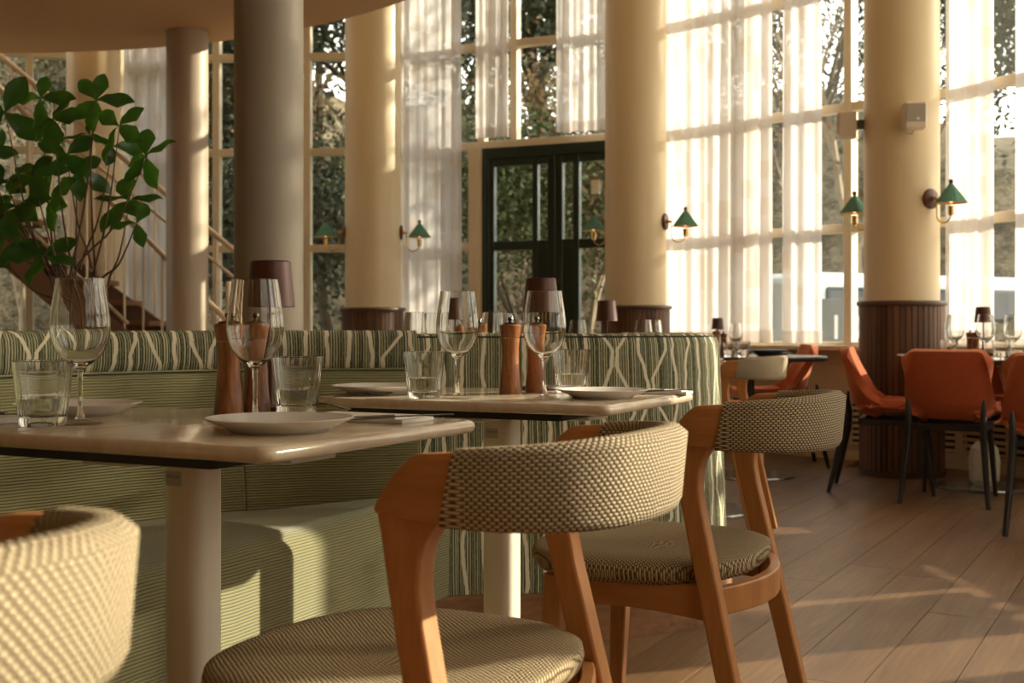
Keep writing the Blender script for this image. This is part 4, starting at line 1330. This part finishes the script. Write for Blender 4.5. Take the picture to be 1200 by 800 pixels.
# ------------------------------------------------------------------ orange upholstered chairs
def make_orange_chair():
    t = thing('upholstered_chair', 'x', 'chair', (0, 0, 0), 0, 'orange upholstered chairs with black legs')
    # shell: seat + wrap-around back as one sheet with thickness, facing +y
    NU, NV = 20, 22
    def surf(u, v):
        # u -1..1 across, v 0..1 from front of seat to top of back
        if v < 0.5:
            k = v / 0.5
            y = 0.24 - 0.42 * k
            hw = 0.215 + 0.013 * k
            z = 0.455 - 0.025 * k
            rise = (0.01 + 0.05 * k ** 1.6) * abs(u) ** 4
            return Vector((hw * u, y, z + rise))
        k = (v - 0.5) / 0.5
        a = min(1.0, k / 0.22)
        y = -0.165 - 0.050 * sin(a * pi / 2) - 0.085 * max(0, k - 0.12)
        au = abs(u)
        ztop = 0.785 - (0.055 * (1 - sqrt(max(0.0, 1 - ((au - 0.78) / 0.22) ** 2))) if au > 0.78 else 0.0)
        z0 = 0.430 + 0.060 * au ** 4
        z = z0 + (ztop - z0) * k ** 1.05
        hw = 0.228 - 0.030 * k ** 1.3
        wrap = (0.085 * (1 - k) ** 1.3 + 0.022) * au ** 2.2
        return Vector((hw * u, y + wrap, z))
    top = [[surf(-1 + 2 * i / NU, j / NV) for i in range(NU + 1)] for j in range(NV + 1)]
    m = MB(); vs = []; fs = []
    for row in top: vs += row
    W = NU + 1
    for j in range(NV):
        for i in range(NU):
            fs.append((j * W + i, j * W + i + 1, (j + 1) * W + i + 1, (j + 1) * W + i))
    m.add(vs, fs)
    o = m.build('seat_shell', 'orange_fabric', t, angle=180)
    so = o.modifiers.new('solid', 'SOLIDIFY'); so.thickness = 0.048; so.offset = -1.0
    bv = o.modifiers.new('bev', 'BEVEL'); bv.width = 0.018; bv.segments = 3; bv.limit_method = 'ANGLE'; bv.angle_limit = R(50)
    # seat cushion
    m = MB(); rings = []
    for s, z in ((0.90, 0.455), (1.0, 0.465), (1.0, 0.482), (0.94, 0.494), (0.75, 0.499), (0.4, 0.501)):
        rings.append([(x * s, y * s + 0.02, z) for x, y in rrect(0.40, 0.40, 0.09, 6)])
    m.loft(rings, closed=True, caps=True); m.build('seat_cushion', 'orange_fabric', t, angle=60)
    m = MB(); m.box((0, 0.165, 0.390), (0.34, 0.03, 0.035)); m.box((0, -0.165, 0.390), (0.34, 0.03, 0.035)); m.box((-0.17, 0, 0.390), (0.03, 0.36, 0.035)); m.box((0.17, 0, 0.390), (0.03, 0.36, 0.035))
    m.build('under_frame', 'black_leg', t, smooth=False, bevel=0.004)
    for sx in (-1, 1):
        m = MB(); m.tube([(sx * 0.16, 0.165, 0.40), (sx * 0.172, 0.19, 0.2), (sx * 0.185, 0.215, 0.0)], [0.017, 0.015, 0.011], 12); m.build('leg', 'black_leg', t)
        m = MB(); m.tube([(sx * 0.185, -0.262, 0.54), (sx * 0.185, -0.268, 0.50), (sx * 0.180, -0.258, 0.42), (sx * 0.185, -0.262, 0.33), (sx * 0.20, -0.30, 0.15), (sx * 0.215, -0.335, 0.0)], [0.007, 0.014, 0.018, 0.018, 0.0155, 0.012], 12); m.build('leg', 'black_leg', t)
    return t
oc = make_orange_chair()
oc.location = (2.34, 6.56, 0); oc.rotation_euler = (0, 0, R(-28)); oc['label'] = 'orange chair seen squarely from behind, before the walnut column base'
copy_tree(oc, (2.13, 6.90, 0), R(-110), 'orange chair in profile at the left of the round table, facing right')
copy_tree(oc, (2.46, 5.62, 0), R(-20), 'orange chair cut off by the right edge of the picture')
copy_tree(oc, (3.06, 7.42, 0), R(152), 'orange chair behind the lamp on the far side of the right table')
copy_tree(oc, (1.71, 8.18, 0), R(88), 'orange chair below the window with its back to the right column')
copy_tree(oc, (1.04, 6.78, 0), R(-35), 'orange chair behind the distant table left of the grey plates')

# ------------------------------------------------------------------ distant tables
def round_table(loc, label, r, top_mat, base=True, h=0.735):
    t = thing('round_table', label, 'table', loc, 0, 'round pedestal tables')
    m = MB(); m.lathe([(0, h - 0.028), (r - 0.006, h - 0.028), (r, h - 0.02), (r, h - 0.006), (r - 0.006, h), (0, h)], 64); m.build('table_top', top_mat, t)
    m = MB(); m.lathe([(0, 0), (0.27, 0), (0.272, 0.006), (0.265, 0.014), (0, 0.018)], 48); m.build('foot_plate', 'base_glossy', t)
    m = MB(); m.lathe([(0, 0.015), (0.055, 0.016), (0.082, 0.045), (0.086, 0.16), (0.074, 0.225), (0.045, 0.26), (0.0, 0.262)], 12); m.build('base_weight', 'pedestal', t, angle=20)
    m = MB(); m.tube([(0, 0, 0.255), (0, 0, h - 0.025)], 0.026, 16); m.build('pole', 'black_leg', t)
    return t
RT1 = Vector((2.68, 7.02, 0))
round_table(RT1, 'dark round table on a disc foot among the orange chairs', 0.44, 'table_dark')
RT2 = Vector((0.92, 6.12, 0))
round_table(RT2, 'pale sunlit table just beyond the curved banquette end', 0.38, 'table_stone')
RT3 = Vector((1.66, 7.95, 0))
RT3.y = 8.12; RT3.x = 1.50
RT3 = Vector((1.46, 7.58, 0))
round_table(RT3, 'distant round table with grey plates left of the orange chairs', 0.46, 'table_dark')
DZ = 0.735
def dt(px, Y): return Vector(((px - HX) / FPX * Y, Y, DZ))
put(lamp0, dt(1152, 6.95), 'brown shade lamp on the table behind the orange chair, at right', group='brown cordless table lamps')
put(mill0, dt(1137, 6.85), 'left mill of the pair beside the right-hand lamp', scale=0.85)
put(mill0, dt(1143.5, 6.80), 'right mill of the pair beside the right-hand lamp', scale=0.85)
put(wine0, dt(1119, 6.75), 'wine glass left of the mills on the orange chairs table')
put(wine0, dt(1155, 6.62), 'wine glass before the right-hand lamp on the orange chairs table')
put(wine0, dt(1187, 6.70), 'wine glass nearest the right edge of the picture')
put(tumb0, dt(1112, 6.72), 'small tumbler left of the mills on the orange chairs table')
put(tumb0, dt(1126, 6.95), 'small tumbler behind the mills on the orange chairs table')
put(tumb0, dt(1173, 6.58), 'small tumbler right of the lamp on the orange chairs table')
put(tumb0, dt(1192, 6.85), 'small tumbler at the right edge of the orange chairs table')
put(plate0, dt(1063, 6.86) + Vector((0.06, 0, 0)), 'white plate at the left rim of the orange chairs table')
# grey plates and things on the third
dk = make_plate(0.12).build('dark_plate', 'porcelain_dark', None, angle=50)
tag(dk, 'lower dark grey plate stacked between two orange chairs', 'plate', 'dark grey plates'); dk.location = (1.55, 7.40, DZ)
o = dk.copy(); COL.objects.link(o); o.location = (1.53, 7.40, DZ + 0.018); o['label'] = 'upper dark grey plate stacked between two orange chairs'
o.data = dk.data
put(mill0, dt(839.5, 7.30), 'small mill under the tiny lamp by the curved banquette end', scale=0.9)
put(mill0, dt(848, 7.42), 'second small mill behind the curved banquette end', scale=0.8)
put(lamp0, dt(841, 7.48), 'tiny brown lamp just right of the curved banquette end', scale=0.8)
put(tumb0, dt(855, 7.22), 'tiny tumbler nearest the curved banquette end', scale=0.85)
put(tumb0, dt(871, 7.16), 'tiny tumbler left of the dark grey plates', scale=0.85)
put(wine0, dt(862, 7.32), 'tiny wine glass between two tumblers near the far window', scale=0.82)
put(plate0, Vector((0.90, 5.95, DZ)), 'white plate on the pale sunlit distant table')

# tables hidden behind the curved back: their glasses show above it
RT4 = Vector((0.28, 5.62, 0))
round_table(RT4, 'stone table hidden behind the curved back, bearing small glasses', 0.40, 'table_stone')
RT5 = Vector((-0.30, 4.92, 0))
round_table(RT5, 'stone table hidden behind the patterned bench, bearing wine glasses', 0.42, 'table_stone')
for px, Y, lb in ((486, 4.75, 'wine glass top above the bench, furthest left of the far row'), (508, 5.05, 'faint wine glass beside the left cream column, above the bench'),
                  (577, 4.78, 'wine glass top left of the middle mills, before the door'), (590, 5.10, 'wine glass top half hidden by the left middle mill')):
    put(wine0, dt(px, Y), lb, scale=0.95)
put(lamp0, dt(532, 5.12), 'small brown lamp seen through the middle wine glass', scale=1.0)
put(mill0, dt(540, 4.95), 'mill seen through the wine glass of the second table', scale=1.0)
put(mill0, dt(562, 5.02), 'mill rising over the bench left of the middle mills', scale=1.1)
for px, Y, lb in ((677, 5.70, 'small wine glass over the bench before the green door'), (754, 5.55, 'wine glass before the slatted base of the middle column'), (766, 5.80, 'wine glass partly behind another before the middle column')):
    put(wine0, dt(px, Y), lb, scale=0.85)
put(lamp0, dt(711, 5.35), 'small brown lamp left of the middle column base', scale=1.0)
put(mill0, dt(699, 5.50), 'low mill at the foot of the small lamp by the middle column', scale=0.75)

# ------------------------------------------------------------------ staircase on the left
st = thing('staircase', 'brown staircase with bronze balustrades descending behind the plant', 'staircase')
Yn, Yf = 9.42, 9.95
def xz(px, py, Y): p = bd(px, py, Y); return p
def sloped(px0, py0, px1, py1, Y, hgt, th, name, mat):
    a, b = xz(px0, py0, Y), xz(px1, py1, Y)
    m = MB()
    vs = []
    for p in (a, b):
        for dy in (-th / 2, th / 2):
            for dz in (0, -hgt): vs.append((p.x, p.y + dy, p.z + dz))
    m.add(vs, [(0, 1, 3, 2), (4, 6, 7, 5), (0, 4, 5, 1), (2, 3, 7, 6), (0, 2, 6, 4), (1, 5, 7, 3)])
    return m.build(name, mat, st, smooth=False, bevel=0.003, bseg=1)
def ext(p0, p1, x): return p0[1] + (p1[1] - p0[1]) * (x - p0[0]) / (p1[0] - p0[0])
sA, sB = (0, 262), (150, 388)
fA, fB = (20, 255), (195, 380)
sloped(-60, ext(sA, sB, -60), 262, ext(sA, sB, 262), Yn, 0.30, 0.05, 'stringer', 'stringer')
sloped(-60, ext(fA, fB, -60), 300, ext(fA, fB, 300), Yf, 0.28, 0.05, 'stringer', 'stringer')
# treads
a, b = xz(*sA, Yn), xz(*sB, Yn)
sl_ = (b.z - a.z) / (b.x - a.x)
nst = 13
for i in range(nst):
    z = 0.16 * (i + 1)
    x = a.x + (z - 0.10 - a.z) / sl_
    m = MB(); m.box((x, (Yn + Yf) / 2, z - 0.02), (0.26, Yf - Yn - 0.05, 0.04)); m.build('tread', 'plinth_oak', st, smooth=False, bevel=0.004)
def rail(p0, p1, x0, x1, Y, r, name='rail'):
    a, b = xz(x0, ext(p0, p1, x0), Y), xz(x1, ext(p0, p1, x1), Y)
    m = MB(); m.tube([a, b], r, 8); m.build(name, 'rail_bronze', st)
rail((18, 122), (196, 304), -40, 268, Yn, 0.021, 'handrail')
rail((6, 241), (81, 313), -40, 150, Yn, 0.014)
rail((0, 65), (275, 294), -40, 330, Yf, 0.023, 'handrail')
rail((0, 100), (275, 326), -40, 330, Yf, 0.014)
def bal(x, Y, top, bot):
    yt, yb = ext(*top, x), ext(*bot, x)
    a, b = xz(x, yt, Y), xz(x, yb, Y)
    m = MB(); m.tube([a, b], 0.010, 6); m.build('baluster', 'rail_bronze', st)
for i in range(13):
    bal(-30 + i * 22, Yn, ((18, 122), (196, 304)), ((0, 266), (150, 392)))
for i in range(15):
    bal(-34 + i * 24, Yf, ((0, 65), (275, 294)), ((20, 259), (195, 384)))
m = MB(); pn = xz(268, 345, Yn); m.tube([(pn.x, Yn, 0), (pn.x, Yn, pn.z + 0.1)], 0.02, 8); m.build('newel_post', 'rail_bronze', st)

# ------------------------------------------------------------------ potted plant
PY = 4.05
pc = bd(92, 380, PY)
pl = thing('potted_plant', 'leafy green plant with whorled leaves rising behind the banquette', 'plant', (pc.x, PY, 0))
m = MB(); m.lathe([(0, 0), (0.13, 0), (0.15, 0.02), (0.19, 0.40), (0.195, 0.42), (0.175, 0.42), (0.17, 0.36), (0, 0.36)], 32); m.build('pot', 'ceramic_pot', pl)
m = MB(); m.lathe([(0, 0.385), (0.172, 0.385), (0.172, 0.36), (0, 0.36)], 24); m.build('soil', 'soil', pl)
def leaf_mesh(L=0.112, W=0.060):
    rows = [(0.0, 0.05), (0.12, 0.26), (0.27, 0.58), (0.42, 0.86), (0.56, 1.0), (0.70, 0.96), (0.83, 0.70), (0.93, 0.38), (1.0, 0.03)]
    vs = []; fs = []
    for t, w in rows:
        for s in (-1, -0.5, 0, 0.5, 1):
            k = W / 2 * w
            edge = 1.0 + (0.05 * (1 if int(t * 20) % 2 else -1) if abs(s) == 1 else 0)
            vs.append((s * k * edge, t * L, 0.16 * k * abs(s) * 1.6 - 0.22 * L * t * t + 0.006 * sin(t * 9)))
    for i in range(len(rows) - 1):
        for j in range(4): fs.append((i * 5 + j, i * 5 + j + 1, (i + 1) * 5 + j + 1, (i + 1) * 5 + j))
    return vs, fs
lv, lf = leaf_mesh()
leaf_src = None
clusters = [ # px, py, dy, size, n
    (113, 118, 0.02, 1.0, 5), (140, 148, -0.08, 1.0, 4), (48, 116, 0.05, 0.9, 4), (6, 132, -0.05, 1.1, 4), (62, 140, -0.10, 1.0, 5), (105, 158, 0.0, 0.8, 3),
    (78, 182, 0.0, 0.9, 4), (132, 172, 0.06, 0.85, 3), (172, 184, -0.02, 1.0, 5), (38, 206, -0.12, 1.0, 5), (8, 214, 0.08, 1.0, 5),
    (90, 200, 0.10, 1.0, 5), (60, 234, 0.02, 0.95, 5), (22, 243, -0.04, 1.0, 5), (152, 236, 0.03, 1.05, 6), (160, 262, -0.05, 0.8, 3),
    (52, 300, -0.06, 1.0, 5), (0, 300, 0.02, 0.9, 4), (-14, 250, 0.05, 1.1, 5), (-20, 180, 0.1, 1.1, 5), (20, 268, 0.12, 0.8, 4)]
rnd = random.Random(4)
stems = MB()
for ci, (px, py, dy, sz, n) in enumerate(clusters):
    P = bd(px, py, PY + dy) - Vector((pc.x, PY, 0))
    bx, by = rnd.uniform(-0.05, 0.05), rnd.uniform(-0.05, 0.05)
    zb = 0.38
    b0 = Vector((bx, by, zb)); b1 = Vector((bx * 1.2 + P.x * 0.08, by, 0.95 + rnd.uniform(-0.05, 0.08)))
    b2 = Vector((b1.x * 0.4 + P.x * 0.6, b1.y * 0.4 + P.y * 0.6, min(P.z - 0.02, b1.z * 0.5 + P.z * 0.5)))
    pts = smooth_path([b0, b1, b2, P], 5)
    if ci % 5 == 0: stems.tube(pts, [0.0065 - 0.0045 * i / (len(pts) - 1) for i in range(len(pts))], 6)
    else: stems.tube(pts[6:], [0.0045 - 0.003 * i / (len(pts) - 7) for i in range(len(pts) - 6)], 5)
    a0 = rnd.random() * 6
    for k in range(n):
        if leaf_src is None:
            m = MB(); m.add(lv, lf); o = m.build('leaf', 'leaf_green', pl, angle=180); leaf_src = o
        else:
            o = leaf_src.copy(); COL.objects.link(o); o.parent = pl
        a = a0 + 2 * pi * k / n + rnd.uniform(-0.3, 0.3)
        o.location = P
        if k == 0: plane = Matrix.Rotation(rnd.uniform(-0.6, 0.6), 4, 'Z') @ Matrix.Rotation(rnd.uniform(0.5, 1.25), 4, 'X')
        mr = plane @ Matrix.Rotation(a, 4, 'Z') @ Matrix.Rotation(rnd.uniform(-0.25, 0.35), 4, 'X') @ Matrix.Rotation(rnd.uniform(-0.4, 0.4), 4, 'Y')
        o.rotation_euler = mr.to_euler()
        s = sz * rnd.uniform(0.85, 1.2)
        o.scale = (s, s, s)
stems.build('stem', 'stem_brown', pl)

# ------------------------------------------------------------------ outdoors
g = MB()
def ringpoly(r0, r1, z0, z1, a0=-95, a1=170, n=40, jit=0.0, seed=0):
    rr = random.Random(seed); vs = []; fs = []
    for i in range(n + 1):
        a = R(a0 + (a1 - a0) * i / n)
        vs.append((CX + r0 * cos(a), CY + r0 * sin(a), z0)); vs.append((CX + r1 * cos(a), CY + r1 * sin(a), z1 + rr.uniform(-jit, jit)))
    for i in range(n): fs.append((2 * i, 2 * i + 1, 2 * i + 3, 2 * i + 2))
    return vs, fs
g.add(*ringpoly(6.4, 60, -0.15, -0.15, -180, 180)); tag(g.build('ground', 'ground_earth', smooth=False), kind='structure')
g = MB(); g.add(*ringpoly(6.7, 9.0, -0.10, -0.10)); tag(g.build('terrace_paving', 'terrace_grey', smooth=False), kind='structure')
# wooded bank behind the building (left and middle of the view), lower towards the sun
hl = MB(); n = 60; vs = []; fs = []
rr = random.Random(2)
prof = [(12.5, -0.2), (14.5, 1.1), (17.0, 2.7), (20.0, 4.2), (25.0, 5.4), (40.0, 6.0)]
for i in range(n + 1):
    adeg = 38 + (150 - 38) * i / n; a = R(adeg)
    k = min(1.0, max(0.0, (adeg - 40) / 14))
    for r, z in prof:
        vs.append((CX + r * cos(a), CY + r * sin(a), -0.25 + (z + 0.25) * k * (1 + 0.55 * min(1, max(0, (adeg - 92) / 10))) * (1 + 0.12 * sin(a * 17 + r)) + (0.25 * rr.random() if z > 0 else 0)))
m6 = len(prof)
for i in range(n):
    for j in range(m6 - 1): fs.append((i * m6 + j, i * m6 + j + 1, (i + 1) * m6 + j + 1, (i + 1) * m6 + j))
hl.add(vs, fs); tag(hl.build('hillside', 'hill_brush', angle=60), kind='structure')

def branches(m, p, d, L, r, depth, rnd, gens, spread=0.6, seg=4, leafpts=None):
    q = p + d * L
    mid = (p + q) / 2 + Vector((rnd.uniform(-1, 1), rnd.uniform(-1, 1), rnd.uniform(-0.5, 0.5))) * L * 0.07
    m.tube([p, mid, q], [r, r * 0.85, r * 0.7], seg, cap=False)
    if leafpts is not None and depth >= 2: leafpts.append(q); leafpts.append(mid)
    if depth >= gens: return
    k = 3 if depth < 3 else 2
    for i in range(k):
        dd = (d + Vector((rnd.uniform(-1, 1), rnd.uniform(-1, 1), rnd.uniform(-0.45, 0.8))) * spread).normalized()
        branches(m, q if i else p.lerp(q, 0.7), dd, L * rnd.uniform(0.62, 0.85), r * 0.62, depth + 1, rnd, gens, spread, 3 if depth > 1 else 4, leafpts)
def tree(x, y, z, h, label, bark, seed, gens=6, leaf=None, nleaf=0, ls=0.12, spread=0.6, name='bare_tree', r0=0.10, cloud=0.5):
    rnd = random.Random(seed)
    t = thing(name, label, 'tree', (x, y, z), 0, 'trees outside the windows')
    m = MB(); lp = []
    branches(m, Vector((0, 0, -0.3)), Vector((rnd.uniform(-.1, .1), rnd.uniform(-.1, .1), 1)).normalized(), h * 0.34, r0, 0, rnd, gens, spread, 6, lp)
    m.build('trunk', bark, t, angle=60)
    if leaf:
        f = MB(); vs = []; fs = []
        for i in range(int(nleaf * 2.4)):
            c = lp[rnd.randrange(len(lp))] + Vector((rnd.gauss(0, cloud), rnd.gauss(0, cloud), rnd.gauss(0, cloud * 0.7)))
            a = Vector((rnd.uniform(-1, 1), rnd.uniform(-1, 1), rnd.uniform(-1, 1))).normalized() * ls * 0.55 * rnd.uniform(0.6, 1.3)
            b = a.cross(Vector((rnd.uniform(-1, 1), rnd.uniform(-1, 1), rnd.uniform(-1, 1)))).normalized() * ls * 0.25
            k = len(vs); vs += [c - a, c + b, c + a, c - b]; fs.append((k, k + 1, k + 2, k + 3))
        f.add(vs, fs); o = f.build('foliage', leaf, t, smooth=False); o['kind'] = 'stuff'
    return t
tree(*bd(120, 384, 16.0).xy, 0.6, 6.5, 'bare pale tree on the bank behind the staircase', 'bark_pale', 1, 7, None, spread=0.7)
tree(*bd(25, 384, 14.5).xy, 0.2, 4.8, 'tangled pale brush behind the upper stair', 'bark_pale', 12, 7, 'shrub_leaf', 1800, 0.07, 0.9, 'bush', 0.05)
tree(*bd(262, 384, 15.0).xy, 0.4, 5.5, 'dark evergreen seen between the two gallery columns', 'bark', 3, 5, 'needle', 7000, 0.11, 0.7, 'evergreen_tree', 0.09)
tree(*bd(385, 384, 17.5).xy, 1.0, 7.0, 'bare twiggy tree in the window left of the left cream column', 'bark', 4, 7, 'needle', 1800, 0.10, 0.6)
tree(*bd(345, 384, 13.8).xy, -0.1, 3.4, 'low evergreen shrub behind the left windows', 'bark', 14, 5, 'needle', 4500, 0.09, 0.9, 'bush', 0.05)
tree(*bd(475, 384, 16.5).xy, 0.8, 6.5, 'dark evergreen right behind the left cream column', 'bark', 5, 5, 'needle', 8000, 0.12, 0.65, 'evergreen_tree', 0.1)
tree(*bd(600, 384, 14.0).xy, 0.0, 3.6, 'green bush seen through the left leaf of the door', 'bark', 6, 5, 'shrub_leaf', 6500, 0.08, 0.9, 'bush', 0.05)
tree(*bd(650, 384, 17.0).xy, 0.9, 7.5, 'tall dark tree with bare top above the green door', 'bark', 7, 7, 'needle', 4500, 0.11, 0.55, 'tree', 0.13)
tree(*bd(700, 384, 14.5).xy, 0.0, 3.6, 'russet dry bush seen through the right leaf of the door', 'bark_pale', 8, 6, 'dry_leaf', 3800, 0.08, 0.9, 'bush', 0.05)
tree(*bd(930, 384, 19.0).xy, -0.1, 8.0, 'bare tree seen in the gap between two right curtains', 'bark', 9, 7, None, spread=0.55)
tree(*bd(1000, 384, 17.0).xy, -0.1, 7.0, 'pale bare tree beside the right cream column window', 'bark_pale', 10, 7, 'needle', 1200, 0.1, 0.6)
tree(*bd(1215, 384, 15.0).xy, -0.1, 7.0, 'dark green tree at the right edge of the picture', 'bark', 11, 5, 'needle', 8000, 0.12, 0.7, 'evergreen_tree', 0.11)
tree(*bd(840, 384, 20.0).xy, -0.1, 6.5, 'bare tree hidden behind the wide right curtain', 'bark', 15, 6, 'needle', 2500, 0.12, 0.6)

for i, (px, Yt, zz, lb) in enumerate(((40, 17.5, 2.2, 'bare brush high on the bank at the far left'), (95, 16.5, 1.6, 'bare brush behind the far left column'), (255, 17.5, 1.9, 'bare brush between the gallery columns'),
        (390, 18.5, 2.4, 'bare brush left of the left cream column'), (480, 18.0, 2.2, 'bare brush right of the left cream column'), (620, 16.8, 1.2, 'bare brush above the left leaf of the door'), (690, 16.0, 1.0, 'bare brush beyond the right leaf of the door'))):
    p_ = bd(px, 384, Yt)
    tree(p_.x, p_.y, zz, 3.6, lb, 'bark_pale', 40 + i, 6, 'dry_leaf', 500, 0.08, 1.0, 'bare_bush', 0.035)

# parked van and sign outside, blurred behind the glass near the right column
vn = thing('van', 'white van parked outside beyond the right windows', 'van', (bd(960, 384, 19.5).x, 16.0, -0.12), R(28))
m = MB(); m.box((0, 0, 1.0), (4.2, 1.8, 1.35)); m.build('body', 'van_white', vn, smooth=False, bevel=0.12, bseg=3)
m = MB(); m.box((0.1, -0.02, 1.30), (3.9, 1.84, 0.42)); m.build('window_band', 'van_glass', vn, smooth=False, bevel=0.05)
for sx in (-1.35, 1.35):
    for sy in (-0.82, 0.82):
        m = MB(); m.lathe([(0, -0.1), (0.30, -0.1), (0.33, -0.06), (0.33, 0.06), (0.30, 0.1), (0, 0.1)], 24, (0, 0, 0), Matrix.Translation((sx, sy, 0.33)) @ Matrix.Rotation(R(90), 4, 'X')); m.build('wheel', 'black_leg', vn)
sp_ = bd(990, 380, 12.0)
sg = thing('outdoor_sign', 'grey board with large white numerals outside the right windows', 'sign', (sp_.x, sp_.y, -0.12), R(-8))
m = MB(); m.box((0, 0, 1.0), (0.75, 0.04, 0.62)); m.build('board', 'sign_grey', sg, smooth=False, bevel=0.006)
for sx in (-0.32, 0.32):
    m = MB(); m.tube([(sx, 0.03, 0.0), (sx, 0.03, 1.3)], 0.02, 8); m.build('post', 'steel', sg)
text_obj('10', 'numerals', 0.34, 'sign_white', sg, (0.0, -0.024, 1.02), (R(90), 0, 0), 0.003)
